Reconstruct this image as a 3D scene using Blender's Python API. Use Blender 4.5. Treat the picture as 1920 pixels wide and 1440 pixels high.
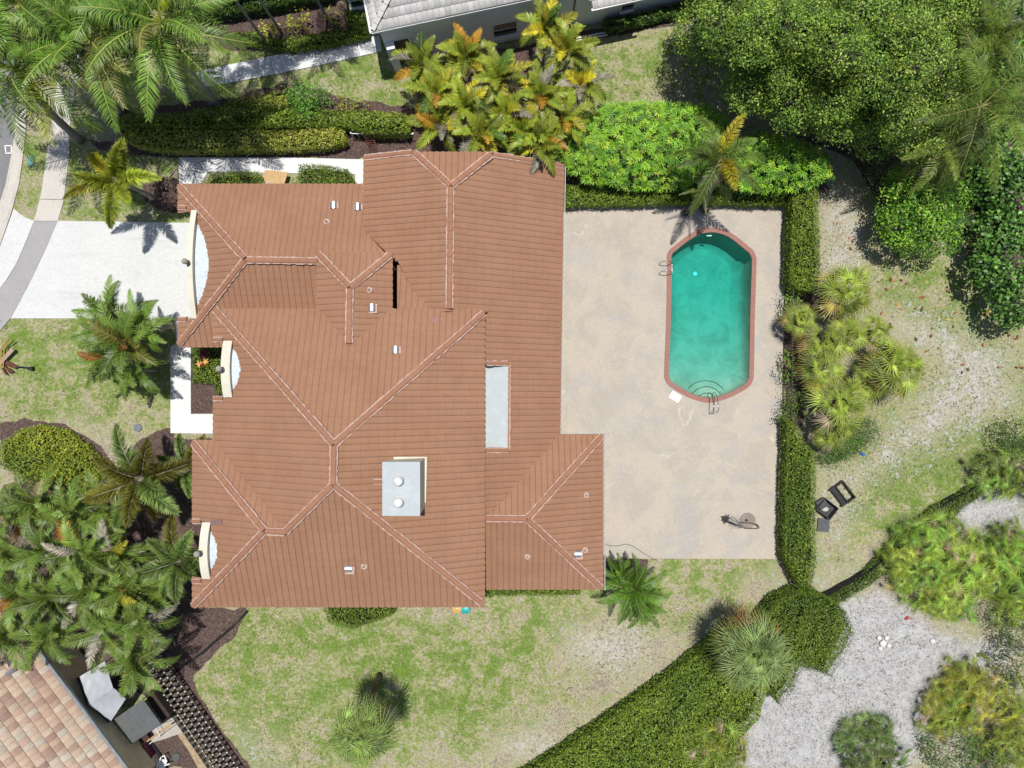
import bpy, bmesh, math, random
import numpy as np
from mathutils import Vector, Matrix, noise as mnoise
from mathutils.geometry import tessellate_polygon

# ------------------------------------------------------------------ camera, sky, sun
H = 38.8            # height of the drone above the lawn
FP = 1280.0         # focal length in photo pixels (1920 wide)
scn = bpy.context.scene
for o in list(bpy.data.objects): bpy.data.objects.remove(o)
col = scn.collection
cam = bpy.data.cameras.new("camera"); cam.sensor_width = 36; cam.lens = 24
cam.clip_start = 0.5; cam.clip_end = 400
camo = bpy.data.objects.new("camera", cam); col.objects.link(camo)
camo.location = (0, 0, H); camo.rotation_euler = (0, 0, 0)
scn.camera = camo
SUN_DX, SUN_DY = 0.02, 0.19          # horizontal run of the sun per metre of height (from the north)
sun_elev = math.atan2(1, math.hypot(SUN_DX, SUN_DY))
world = bpy.data.worlds.new("World"); scn.world = world; world.use_nodes = True
wn = world.node_tree; wn.nodes.clear()
sky = wn.nodes.new('ShaderNodeTexSky'); sky.sky_type = 'NISHITA'; sky.sun_disc = False
sky.sun_elevation = sun_elev; sky.sun_rotation = math.atan2(SUN_DX, SUN_DY)
bg = wn.nodes.new('ShaderNodeBackground'); bg.inputs[1].default_value = 0.085
wo = wn.nodes.new('ShaderNodeOutputWorld')
wn.links.new(sky.outputs[0], bg.inputs[0]); wn.links.new(bg.outputs[0], wo.inputs[0])
sun = bpy.data.lights.new("sun", 'SUN'); sun.energy = 4.7; sun.angle = math.radians(0.5); sun.color = (1, 0.965, 0.9)
suno = bpy.data.objects.new("sun", sun); col.objects.link(suno)
suno.rotation_euler = Vector((SUN_DX, SUN_DY, 1)).to_track_quat('Z', 'Y').to_euler()
suno.location = (4, 12, 60)
scn.view_settings.view_transform = 'Standard'; scn.view_settings.look = 'None'
scn.view_settings.exposure = 0.0; scn.view_settings.gamma = 1
scn.render.engine = 'CYCLES'
scn.cycles.transparent_max_bounces = 12; scn.cycles.diffuse_bounces = 2

# ------------------------------------------------------------------ helpers
def P(px, py, z=0.0):
    k = (H - z) / FP
    return Vector(((px - 960) * k, (720 - py) * k, z))
def M(px): return px * H / FP

def tag(o, label=None, cat=None, group=None, kind=None):
    if label: o['label'] = label
    if cat: o['category'] = cat
    if group: o['group'] = group
    if kind: o['kind'] = kind
    return o
def empty(name, loc, label=None, cat=None, group=None):
    o = bpy.data.objects.new(name, None); col.objects.link(o)
    o.location = loc; o.empty_display_size = 0.2
    return tag(o, label, cat, group)

def link(name, me, parent=None):
    o = bpy.data.objects.new(name, me); col.objects.link(o)
    if parent is not None:
        o.parent = parent
        o.location = (0, 0, 0)
        o.matrix_parent_inverse = Matrix.Identity(4)
    return o

class MB:
    """collects simple shapes with world coordinates and links them as one mesh"""
    def __init__(s): s.v = []; s.f = []; s.mi = []
    def add(s, vs, fs, mi=0):
        b = len(s.v); s.v += [tuple(v) for v in vs]
        for f in fs: s.f.append(tuple(i + b for i in f)); s.mi.append(mi)
    def box(s, c, d, rz=0, mi=0, rx=0, ry=0):
        x, y, z = d[0] / 2, d[1] / 2, d[2] / 2
        R = Matrix.Rotation(rz, 3, 'Z') @ Matrix.Rotation(ry, 3, 'Y') @ Matrix.Rotation(rx, 3, 'X')
        vs = [R @ Vector(p) + Vector(c) for p in [(-x,-y,-z),(x,-y,-z),(x,y,-z),(-x,y,-z),(-x,-y,z),(x,-y,z),(x,y,z),(-x,y,z)]]
        s.add(vs, [(3,2,1,0),(4,5,6,7),(0,1,5,4),(1,2,6,5),(2,3,7,6),(3,0,4,7)], mi)
    def bar(s, a, b, w, h, mi=0):
        a, b = Vector(a), Vector(b); d = b - a; L = d.length
        q = d.to_track_quat('X', 'Z').to_matrix()
        x, y, z = L / 2, w / 2, h / 2
        vs = [q @ Vector(p) + (a + b) / 2 for p in [(-x,-y,-z),(x,-y,-z),(x,y,-z),(-x,y,-z),(-x,-y,z),(x,-y,z),(x,y,z),(-x,y,z)]]
        s.add(vs, [(3,2,1,0),(4,5,6,7),(0,1,5,4),(1,2,6,5),(2,3,7,6),(3,0,4,7)], mi)
    def tube(s, pts, r, n=8, mi=0, caps=True):
        pts = [Vector(p) for p in pts]
        rs = r if isinstance(r, (list, tuple)) else [r] * len(pts)
        vs = []; fs = []
        for i, p in enumerate(pts):
            t = (pts[min(i+1, len(pts)-1)] - pts[max(i-1, 0)])
            if t.length < 1e-9: t = Vector((0,0,1))
            q = t.to_track_quat('Z', 'X').to_matrix()
            for k in range(n):
                a = 2 * math.pi * k / n
                vs.append(p + q @ Vector((rs[i]*math.cos(a), rs[i]*math.sin(a), 0)))
        for i in range(len(pts) - 1):
            for k in range(n):
                k2 = (k + 1) % n
                fs.append((i*n+k, i*n+k2, (i+1)*n+k2, (i+1)*n+k))
        if caps:
            fs.append(tuple(range(n))[::-1]); fs.append(tuple((len(pts)-1)*n + k for k in range(n)))
        s.add(vs, fs, mi)
    def lathe(s, c, prof, n=20, mi=0, sx=1, sy=1):
        c = Vector(c); vs = []; fs = []
        for (r, z) in prof:
            for k in range(n):
                a = 2 * math.pi * k / n
                vs.append(c + Vector((r*sx*math.cos(a), r*sy*math.sin(a), z)))
        for i in range(len(prof) - 1):
            for k in range(n):
                k2 = (k+1) % n
                fs.append((i*n+k, i*n+k2, (i+1)*n+k2, (i+1)*n+k))
        fs.append(tuple((len(prof)-1)*n + k for k in range(n)))
        fs.append(tuple(range(n))[::-1])
        s.add(vs, fs, mi)
    def slab(s, poly, z0, z1, mi=0, holes=()):
        """horizontal plate from a list of (x,y), with optional holes"""
        loops = [[Vector((p[0], p[1], 0)) for p in poly]] + [[Vector((p[0], p[1], 0)) for p in h] for h in holes]
        tri = tessellate_polygon(loops)
        flat = [p for l in loops for p in l]; n = len(flat)
        vs = [Vector((p.x, p.y, z1)) for p in flat] + [Vector((p.x, p.y, z0)) for p in flat]
        fs = []
        for t in tri:
            a, b, c = [flat[i] for i in t]
            up = (b - a).cross(c - a).z > 0
            t = tuple(t) if up else tuple(t)[::-1]
            fs.append(t); 
            if z1 - z0 > 1e-4: fs.append(tuple(i + n for i in t[::-1]))
        if z1 - z0 > 1e-4:
            b = 0
            for l in loops:
                m = len(l)
                for i in range(m):
                    j = (i + 1) % m
                    fs.append((b+i, b+j, b+j+n, b+i+n))
                b += m
        s.add(vs, fs, mi)
    def prism(s, pts, ht, mi=0):
        """roof slab from 3d points, thickened downwards"""
        n = len(pts); vs = [Vector(p) for p in pts] + [Vector(p) - Vector((0,0,ht)) for p in pts]
        fs = [tuple(range(n)), tuple(range(2*n-1, n-1, -1))]
        for i in range(n): j = (i+1) % n; fs.append((i, i+n, j+n, j))
        s.add(vs, fs, mi)
    def build(s, name, mats, parent=None, smooth=False):
        me = bpy.data.meshes.new(name)
        off = parent.matrix_world.translation if False else (Vector(parent.location) if parent is not None else None)
        vs = s.v
        if parent is not None:
            # world coordinates -> parent space (parents here have translation only)
            o = Vector((0,0,0)); p = parent
            while p is not None: o += Vector(p.location); p = p.parent
            vs = [(v[0]-o.x, v[1]-o.y, v[2]-o.z) for v in vs]
        else:
            xs = np.array(vs); o = Vector((xs[:,0].mean(), xs[:,1].mean(), xs[:,2].min()))
            vs = [(v[0]-o.x, v[1]-o.y, v[2]-o.z) for v in vs]
        me.from_pydata(vs, [], s.f); me.update()
        if not isinstance(mats, (list, tuple)): mats = [mats]
        for m in mats: me.materials.append(m)
        for i, p in enumerate(me.polygons):
            p.material_index = s.mi[i]; p.use_smooth = smooth
        ob = link(name, me, parent)
        if parent is None: ob.location = o
        return ob

# ---- numpy foliage meshes
class GA:
    def __init__(s): s.V = []; s.T = []; s.C = []; s.n = 0
    def add(s, V, T, C):
        s.V.append(V); s.T.append(T + s.n); s.C.append(C); s.n += len(V)
    def merged(s): return np.concatenate(s.V), np.concatenate(s.T), np.concatenate(s.C)
    def build(s, name, mat, parent=None, origin=None):
        V, T, C = s.merged()
        if parent is not None:
            o = Vector((0,0,0)); p = parent
            while p is not None: o += Vector(p.location); p = p.parent
        else:
            o = Vector((float(V[:,0].mean()), float(V[:,1].mean()), 0.0))
        V = V - np.array(o)[None]
        me = bpy.data.meshes.new(name)
        me.vertices.add(len(V)); me.vertices.foreach_set('co', V.astype(np.float32).ravel())
        me.loops.add(T.size); me.loops.foreach_set('vertex_index', T.astype(np.int32).ravel())
        me.polygons.add(len(T)); me.polygons.foreach_set('loop_start', np.arange(0, T.size, 3, dtype=np.int32))
        me.polygons.foreach_set('loop_total', np.full(len(T), 3, np.int32))
        a = me.attributes.new('Col', 'FLOAT_COLOR', 'POINT')
        a.data.foreach_set('color', np.concatenate([C, np.ones((len(C),1))], 1).astype(np.float32).ravel())
        me.update(calc_edges=True)
        me.materials.append(mat)
        ob = link(name, me, parent)
        if parent is None: ob.location = o
        return ob

# ------------------------------------------------------------------ materials
def newmat(name):
    m = bpy.data.materials.new(name); m.use_nodes = True
    nt = m.node_tree; nt.nodes.clear()
    out = nt.nodes.new('ShaderNodeOutputMaterial'); b = nt.nodes.new('ShaderNodeBsdfPrincipled')
    nt.links.new(b.outputs[0], out.inputs[0])
    return m, nt, b, out
def nz(nt, scale, detail=4, rough=0.6, vec=None, dist=0.0):
    n = nt.nodes.new('ShaderNodeTexNoise'); n.inputs['Scale'].default_value = scale
    n.inputs['Detail'].default_value = detail; n.inputs['Roughness'].default_value = rough
    n.inputs['Distortion'].default_value = dist
    if vec is not None: nt.links.new(vec, n.inputs['Vector'])
    return n.outputs['Fac']
def ramp(nt, fac, stops):
    r = nt.nodes.new('ShaderNodeValToRGB'); nt.links.new(fac, r.inputs[0])
    e = r.color_ramp.elements
    e[0].position, e[0].color = stops[0][0], (*stops[0][1], 1)
    e[1].position, e[1].color = stops[-1][0], (*stops[-1][1], 1)
    for p, c in stops[1:-1]:
        x = e.new(p); x.color = (*c, 1)
    return r.outputs[0]
def mix(nt, fac, a, b, mode='MIX'):
    n = nt.nodes.new('ShaderNodeMix'); n.data_type = 'RGBA'; n.blend_type = mode
    if isinstance(fac, (int, float)): n.inputs[0].default_value = fac
    else: nt.links.new(fac, n.inputs[0])
    for i, x in ((6, a), (7, b)):
        if isinstance(x, tuple): n.inputs[i].default_value = (*x, 1)
        else: nt.links.new(x, n.inputs[i])
    return n.outputs[2]
def mth(nt, op, a, b=None, clamp=False):
    n = nt.nodes.new('ShaderNodeMath'); n.operation = op; n.use_clamp = clamp
    for i, x in enumerate((a, b)):
        if x is None: continue
        if isinstance(x, (int, float)): n.inputs[i].default_value = x
        else: nt.links.new(x, n.inputs[i])
    return n.outputs[0]
def sstep(nt, x, lo, hi):
    n = nt.nodes.new('ShaderNodeMapRange'); n.interpolation_type = 'SMOOTHSTEP'
    nt.links.new(x, n.inputs[0]); n.inputs[1].default_value = lo; n.inputs[2].default_value = hi
    return n.outputs[0]
def bump(nt, b, h, strength=0.5, dist=0.02):
    n = nt.nodes.new('ShaderNodeBump'); n.inputs['Strength'].default_value = strength
    n.inputs['Distance'].default_value = dist; nt.links.new(h, n.inputs['Height'])
    nt.links.new(n.outputs[0], b.inputs['Normal'])
def wpos(nt):
    g = nt.nodes.new('ShaderNodeNewGeometry'); return g.outputs['Position']

def simple(name, c, rough=0.7, metal=0.0, var=0.15, scale=3.0, c2=None, bmp=0.0, spec=0.4):
    m, nt, b, _ = newmat(name)
    p = wpos(nt); f = nz(nt, scale, 5, 0.65, p)
    c2 = c2 or tuple(x * (1 - var * 2) for x in c)
    cr = ramp(nt, f, [(0.3, c2), (0.62, c)])
    nt.links.new(cr, b.inputs['Base Color'])
    b.inputs['Roughness'].default_value = rough; b.inputs['Metallic'].default_value = metal
    b.inputs['Specular IOR Level'].default_value = spec
    if bmp: bump(nt, b, nz(nt, scale*8, 3, 0.6, p), bmp, 0.01)
    return m

def foliage_mat(name, transl=0.10, rough=0.45, spec=0.35):
    m, nt, b, out = newmat(name)
    a = nt.nodes.new('ShaderNodeAttribute'); a.attribute_name = 'Col'
    nt.links.new(a.outputs['Color'], b.inputs['Base Color'])
    b.inputs['Roughness'].default_value = rough; b.inputs['Specular IOR Level'].default_value = spec
    t = nt.nodes.new('ShaderNodeBsdfTranslucent')
    tc = mix(nt, 1.0, a.outputs['Color'], (1.15, 1.25, 0.55), 'MULTIPLY')
    nt.links.new(tc, t.inputs[0])
    ms = nt.nodes.new('ShaderNodeMixShader'); ms.inputs[0].default_value = transl
    nt.links.new(b.outputs[0], ms.inputs[1]); nt.links.new(t.outputs[0], ms.inputs[2])
    nt.links.new(ms.outputs[0], out.inputs[0])
    return m
M_LEAF = foliage_mat('leaf')
M_LEAFW = foliage_mat('waxy_leaf', 0.09, 0.42, 0.35)

# roof tile
def roof_mat(name, base, dark, light):
    m, nt, b, _ = newmat(name)
    p = wpos(nt)
    f1 = nz(nt, 0.55, 5, 0.6, p); f2 = nz(nt, 9, 4, 0.7, p); f3 = nz(nt, 60, 2, 0.6, p)
    v = nt.nodes.new('ShaderNodeTexVoronoi'); v.inputs['Scale'].default_value = 3.0; nt.links.new(p, v.inputs['Vector'])
    c = mix(nt, sstep(nt, f1, 0.35, 0.65), base, light)
    c = mix(nt, mth(nt, 'MULTIPLY', sstep(nt, f2, 0.45, 0.75), 0.35), c, dark)
    hsv = nt.nodes.new('ShaderNodeHueSaturation'); nt.links.new(c, hsv.inputs['Color'])
    vv = nt.nodes.new('ShaderNodeSeparateColor'); nt.links.new(v.outputs['Color'], vv.inputs[0])
    val = mth(nt, 'ADD', mth(nt, 'MULTIPLY', vv.outputs[0], 0.06), mth(nt, 'ADD', mth(nt, 'MULTIPLY', f3, 0.12), 0.89))
    nt.links.new(val, hsv.inputs['Value'])
    # scuffs: the paint worn pale in a few spots
    f4 = nz(nt, 1.1, 8, 0.75, p, 0.6)
    c3 = mix(nt, mth(nt, 'MULTIPLY', sstep(nt, f4, 0.69, 0.78), 0.5), hsv.outputs[0], (0.52, 0.38, 0.31))
    nt.links.new(c3, b.inputs['Base Color'])
    b.inputs['Roughness'].default_value = 0.8; b.inputs['Specular IOR Level'].default_value = 0.15
    bump(nt, b, f3, 0.3, 0.01)
    return m
M_TILE = roof_mat('terracotta_paint', (0.300, 0.160, 0.098), (0.240, 0.126, 0.078), (0.322, 0.176, 0.110))
M_GROOVE = simple('shaded_tile_joint', (0.225, 0.122, 0.078), 0.9, var=0.25, scale=6)  # darker terracotta on the overlap faces paints in their thin shadow lines
M_CAP = roof_mat('ridge_tile_paint', (0.300, 0.150, 0.094), (0.235, 0.115, 0.074), (0.330, 0.168, 0.106))
M_MORTAR = simple('pale_pink_mortar', (0.50, 0.355, 0.30), 0.9, var=0.12, scale=7, bmp=0.3)
M_WHITEMET = simple('white_painted_metal', (0.78, 0.79, 0.78), 0.4, var=0.05)
M_STUCCO = simple('white_stucco', (0.68, 0.66, 0.58), 0.85, var=0.05, scale=2, bmp=0.3)
M_CREAM = simple('cream_stucco', (0.64, 0.605, 0.50), 0.85, var=0.06, scale=1.5, bmp=0.2)
M_FLATROOF = simple('pale_blue_roof_coating', (0.56, 0.63, 0.67), 0.6, var=0.12, scale=5, bmp=0.2)
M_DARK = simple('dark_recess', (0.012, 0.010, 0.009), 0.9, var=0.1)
M_METAL = simple('galvanised_steel', (0.62, 0.64, 0.66), 0.32, 0.85, var=0.06, scale=8)
M_STONE = simple('grey_cast_stone', (0.36, 0.33, 0.28), 0.85, var=0.2, scale=12)
M_BLACK = simple('black_metal', (0.015, 0.015, 0.016), 0.45, var=0.1)
M_STEEL = simple('stainless_tube', (0.35, 0.35, 0.36), 0.25, 0.9, var=0.05)
M_TRUNKG = simple('grey_palm_trunk', (0.30, 0.28, 0.25), 0.9, var=0.2, scale=6, bmp=0.4)
M_TRUNKB = simple('brown_trunk', (0.13, 0.095, 0.065), 0.95, var=0.3, scale=8, bmp=0.5)
M_BARK = simple('oak_bark', (0.085, 0.072, 0.055), 0.95, var=0.3, scale=6, bmp=0.5)
M_CORESHADE = simple('inner_shade', (0.030, 0.035, 0.015), 1.0, var=0.3, scale=9, spec=0.0)  # near-black that paints the shade inside the hedges

# ------------------------------------------------------------------ THE SETTING : ground sheet
def in_poly(X, Y, poly):
    c = np.zeros(X.shape, bool); n = len(poly)
    for i in range(n):
        x1, y1 = poly[i]; x2, y2 = poly[(i+1) % n]
        if y1 == y2: continue
        t = ((Y >= min(y1, y2)) & (Y < max(y1, y2))) & (X < (x2-x1)*(Y-y1)/(y2-y1) + x1)
        c ^= t
    return c
def seg_dist(X, Y, poly, closed=True):
    d = np.full(X.shape, 1e9); n = len(poly)
    for i in range(n if closed else n-1):
        x1, y1 = poly[i]; x2, y2 = poly[(i+1) % n]
        L2 = (x2-x1)**2 + (y2-y1)**2 + 1e-9
        t = np.clip(((X-x1)*(x2-x1) + (Y-y1)*(y2-y1)) / L2, 0, 1)
        d = np.minimum(d, np.hypot(X - x1 - t*(x2-x1), Y - y1 - t*(y2-y1)))
    return d
def soft(X, Y, poly, w):
    d = seg_dist(X, Y, poly); s = np.where(in_poly(X, Y, poly), d, -d)
    return np.clip(0.5 + s / (2*w), 0, 1)

def spline(pts, n=8, closed=True):
    out = []; m = len(pts)
    rng_ = range(m) if closed else range(m-1)
    for i in rng_:
        p0, p1, p2, p3 = [pts[(i+k-1) % m] if closed else pts[min(max(i+k-1, 0), m-1)] for k in range(4)]
        for j in range(n):
            t = j / n
            out.append(tuple(0.5*((2*p1[a]) + (-p0[a]+p2[a])*t + (2*p0[a]-5*p1[a]+4*p2[a]-p3[a])*t*t + (-p0[a]+3*p1[a]-3*p2[a]+p3[a])*t**3) for a in range(2)))
    if not closed: out.append(tuple(pts[-1]))
    return out
def W(poly): return [tuple(P(x, y)[:2]) for x, y in poly]

# pool outline, outer edge of the coping, photo pixels
pool_px = [(1250, 494), (1249, 590), (1245, 695), (1246, 710), (1251, 720), (1261, 728), (1274, 736), (1288, 744), (1307, 751), (1329, 755), (1352, 751), (1371, 744), (1385, 737), (1397, 730),
           (1406, 723), (1411, 713), (1413, 700), (1415, 590), (1418, 494), (1417, 481), (1412, 470), (1403, 462), (1392, 453), (1378, 442), (1360, 432), (1335, 427), (1309, 431), (1289, 442), (1274, 453), (1263, 462), (1254, 470), (1250, 481)]
pool_out = W(spline(pool_px, 4))
def offset_poly(poly, d):
    n = len(poly); out = []
    area = sum(poly[i][0]*poly[(i+1)%n][1] - poly[(i+1)%n][0]*poly[i][1] for i in range(n))
    sg = 1 if area > 0 else -1
    for i in range(n):
        a, b, c = Vector(poly[i-1]), Vector(poly[i]), Vector(poly[(i+1) % n])
        t = (c - a).normalized(); nn = Vector((-t.y, t.x)) * sg
        out.append(tuple(b + nn * d))
    return out
pool_in = offset_poly(pool_out, 0.25)

gx = np.arange(-34, 34.01, 0.16); gy = np.arange(-26, 26.01, 0.16)
GX, GY = np.meshgrid(gx, gy)
px = GX * FP / H + 960; py = 720 - GY * FP / H
rng0 = np.random.default_rng(3)
def fieldnoise(X, Y, s, seed):
    r = np.random.default_rng(seed); out = np.zeros(X.shape); amp = 1; tot = 0
    for o in range(4):
        for k in range(3):
            a = r.uniform(0, 2*math.pi); f = s * 2**o * r.uniform(.8, 1.25)
            out += amp * np.sin((X*math.cos(a) + Y*math.sin(a)) * f + r.uniform(0, 6.28) + 1.5*np.sin((X*math.sin(a*2) - Y*math.cos(a*1.7)) * f*.7 + k))
        tot += amp * 3; amp *= .6
    return out / tot
wob = fieldnoise(px, py, 0.035, 1) * 14
pxx, pyy = px + wob, py + fieldnoise(px, py, 0.035, 2) * 14
mulch_polys = [
    [(160,258),(480,285),(560,285),(770,250),(775,292),(690,297),(335,298),(250,290),(180,275)],
    [(230,120),(240,95),(250,100)],
    [(270,345),(300,335),(338,340),(338,400),(300,392),(272,375)],
    [(225,200),(350,190),(480,165),(560,150),(640,178),(780,200),(780,290),(225,260)],
    [(0,790),(40,782),(100,786),(150,803),(190,840),(222,880),(240,900),(190,900),(150,860),(100,815),(50,806),(0,825)],
    [(225,880),(270,820),(320,795),(330,818),(400,818),(362,1140),(470,1140),(400,1230),(345,1290),(330,1330),(240,1290),(0,1300),(0,905),(120,905)],
    [(355,645),(425,645),(425,780),(355,780)],
    [(270,1215),(345,1230),(375,1300),(420,1360),(472,1440),(405,1440),(360,1370),(300,1290)],
    [(430,30),(640,0),(690,70),(440,100),(380,60)],
    [(790,120),(870,100),(1000,80),(1310,10),(1330,28),(1150,64),(1000,95),(960,300),(780,295),(775,200)],
    [(1050,300),(1480,260),(1560,350),(1480,384),(1060,384)],
    [(1132,1045),(1215,1045),(1205,1085),(1134,1100)],
    [(250,1380),(350,1370),(420,1440),(240,1440)],
    [(1640,0),(1920,0),(1920,520),(1850,500),(1780,440),(1660,400),(1600,300),(1500,260),(1420,120)],
    [(1440,380),(1475,380),(1480,530),(1530,560),(1500,800),(1468,800),(1470,540)],
]
green_polys = [
    [(0,600),(330,600),(330,760),(120,790),(0,790)],
    [(380,40),(720,60),(790,130),(780,200),(640,175),(560,150),(400,180),(230,190),(220,120)],
    [(1100,60),(1300,40),(1380,180),(1200,190),(1050,180)],
    [(120,270),(330,300),(335,415),(112,415)],
    [(430,1140),(905,1140),(1080,1110),(1060,1250),(960,1360),(640,1440),(470,1440),(380,1320)],
    [(1640,470),(1820,470),(1900,560),(1920,800),(1790,820),(1700,560)],
    [(1600,480),(1920,480),(1920,1000),(1560,1060),(1540,860),(1760,760)],
    [(1620,830),(1800,830),(1820,920),(1640,960),(1560,960)],
    [(45,260),(92,260),(65,412),(36,395)],
    [(1150,1050),(1400,1050),(1380,1130),(1200,1150)],
]
sand_polys = [
    [(1530,330),(1600,330),(1640,430),(1640,540),(1530,560)],
    [(1600,590),(1720,560),(1920,640),(1920,780),(1640,920),(1530,1110),(1530,860),(1600,850),(1740,700)],
    [(1395,1440),(1400,1350),(1430,1280),(1480,1150),(1560,1120),(1660,1100),(1760,1160),(1850,1200),(1920,1180),(1920,1440)],
    [(990,1440),(1100,1340),(1280,1215),(1330,1165),(1370,1175),(1250,1300),(1060,1440)],
    [(1050,1160),(1180,1150),(1290,1210),(1180,1290),(1040,1250)],
    [(1500,1060),(1560,1040),(1640,1050),(1560,1120),(1490,1110)],
    [(1780,960),(1920,930),(1920,1000),(1790,1000)],
    [(1060,1440),(900,1440),(940,1360),(1050,1330)],
    [(1380,1090),(1480,1060),(1500,1110),(1400,1120)],
    [(540,1440),(470,1440),(440,1370),(520,1380)],
    [(130,790),(215,835),(240,880),(225,890),(180,830),(120,800)],
]
pure_sand = [
    [(1390,1440),(1400,1370),(1430,1280),(1500,1180),(1580,1130),(1660,1100),(1760,1190),(1830,1200),(1900,1215),(1830,1300),(1760,1350),(1700,1440)],
    [(1790,950),(1840,935),(1920,925),(1920,990),(1800,990)],
]
def zone(polys, w):
    o = np.zeros(px.shape)
    for p in polys: o = np.maximum(o, soft(pxx, pyy, p, w))
    return o
wm = zone(mulch_polys, 5); wg = zone(green_polys, 60); wsd = zone(sand_polys, 60); wp = zone(pure_sand, 34)
base_g = 0.42 + 0.25 * fieldnoise(px, py, 0.012, 5)
wg = np.clip(base_g * 0.75 - 0.05 + wg * 0.34 + 0.10 * fieldnoise(px, py, 0.02, 8), 0, 1)
pbx0, pbx1 = min(p[0] for p in pool_out) - .3, max(p[0] for p in pool_out) + .3
pby0, pby1 = min(p[1] for p in pool_out) - .3, max(p[1] for p in pool_out) + .3
ny, nx = GX.shape
GZ = 0.012 * fieldnoise(px, py, 0.05, 11)
paved = np.zeros(px.shape, bool)
idx = np.arange(ny * nx).reshape(ny, nx)
q = np.stack([idx[:-1, :-1], idx[:-1, 1:], idx[1:, 1:], idx[1:, :-1]], -1).reshape(-1, 4)
cx = (GX[:-1, :-1] + 0.08).ravel(); cy = (GY[:-1, :-1] + 0.08).ravel()
keep = ~((cx > pbx0) & (cx < pbx1) & (cy > pby0) & (cy < pby1))
q = q[keep]
vv = np.stack([GX.ravel(), GY.ravel(), GZ.ravel() - 0.03], 1)
# an outer ring carries the sheet on to the horizon
ring_in = [idx[0, 0], idx[0, -1], idx[-1, -1], idx[-1, 0]]
far = np.array([[-300, -300, -0.03], [300, -300, -0.03], [300, 300, -0.03], [-300, 300, -0.03]])
base_n = len(vv); vv = np.concatenate([vv, far])
edge_loops = [list(idx[0, :]), list(idx[:, -1]), list(idx[-1, ::-1]), list(idx[::-1, 0])]
me = bpy.data.meshes.new('ground')
faces = [tuple(r) for r in q.tolist()]
for i, el in enumerate(edge_loops):
    faces.append(tuple([base_n + i, base_n + (i+1) % 4] + [int(v) for v in el[::-1]]))
me.from_pydata(vv.tolist(), [], faces)
att = me.attributes.new('Zone', 'FLOAT_COLOR', 'POINT')
Z = np.zeros((len(vv), 4)); Z[:, 3] = 1
Z[:base_n, 0] = wg.ravel(); Z[:base_n, 1] = wsd.ravel(); Z[:base_n, 2] = wm.ravel(); Z[:base_n, 3] = wp.ravel()
Z[base_n:] = (.5, 0, 0, 0)
att.data.foreach_set('color', Z.astype(np.float32).ravel())
m, nt, b, _ = newmat('ground_grass_and_sand')
a = nt.nodes.new('ShaderNodeAttribute'); a.attribute_name = 'Zone'
sp = nt.nodes.new('ShaderNodeSeparateColor'); nt.links.new(a.outputs['Color'], sp.inputs[0])
p = wpos(nt)
n1 = nz(nt, 0.9, 6, 0.7, p, 0.5); n2 = nz(nt, 5.5, 5, 0.75, p, 0.3); n3 = nz(nt, 10, 5, 0.85, p, 1.5); n4 = nz(nt, 40, 2, 0.7, p)
# grass: green to straw
gf = mth(nt, 'ADD', mth(nt, 'ADD', sp.outputs[0], mth(nt, 'MULTIPLY', mth(nt, 'SUBTRACT', n1, 0.5), 2.6)), mth(nt, 'MULTIPLY', mth(nt, 'SUBTRACT', n2, 0.5), 2.3))
gf = mth(nt, 'ADD', gf, mth(nt, 'MULTIPLY', mth(nt, 'SUBTRACT', n3, 0.5), 1.6))
grass = ramp(nt, gf, [(0.0, (0.345, 0.300, 0.235)), (0.24, (0.465, 0.420, 0.295)), (0.44, (0.345, 0.345, 0.165)), (0.62, (0.245, 0.300, 0.100)), (0.95, (0.150, 0.245, 0.040))])
fine = ramp(nt, n3, [(0.36, (0.34, 0.35, 0.30)), (0.50, (0.95, 0.95, 0.95)), (0.63, (1.6, 1.55, 1.45))])
grass = mix(nt, 0.9, grass, fine, 'MULTIPLY')
# sand: pale lilac grey with dark litter
lit = nz(nt, 14, 5, 0.8, p, 1.5)
sandc = ramp(nt, lit, [(0.34, (0.17, 0.14, 0.12)), (0.45, (0.45, 0.415, 0.37)), (0.58, (0.64, 0.61, 0.575))])
sandn = mth(nt, 'ADD', mth(nt, 'ADD', mth(nt, 'MULTIPLY', sp.outputs[1], 0.84), mth(nt, 'MULTIPLY', mth(nt, 'SUBTRACT', n1, 0.5), 1.8)), mth(nt, 'MULTIPLY', mth(nt, 'SUBTRACT', n2, 0.5), 2.4))
bare = sstep(nt, sandn, 0.45, 1.05)
# bare spots in the whole lawn
n5 = nz(nt, 2.4, 8, 0.75, p, 0.8)
spots = mth(nt, 'MULTIPLY', sstep(nt, n5, 0.58, 0.68), 0.8)
bare = mth(nt, 'MAXIMUM', bare, spots)
c = mix(nt, bare, grass, sandc)
# pure white sand lot
ps = sstep(nt, mth(nt, 'ADD', a.outputs['Alpha'], mth(nt, 'MULTIPLY', mth(nt, 'SUBTRACT', n2, 0.5), 1.6)), 0.25, 0.75)
n6 = nz(nt, 1.6, 4, 0.6, p, 0.4)
deb = mth(nt, 'MULTIPLY', sstep(nt, nz(nt, 8, 6, 0.85, p, 1.2), 0.46, 0.60), sstep(nt, n6, 0.34, 0.56))
psc = mix(nt, deb, (0.53, 0.525, 0.53), (0.21, 0.195, 0.18))
psc = mix(nt, 0.5, psc, fine, 'MULTIPLY')
c = mix(nt, ps, c, psc)
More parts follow.
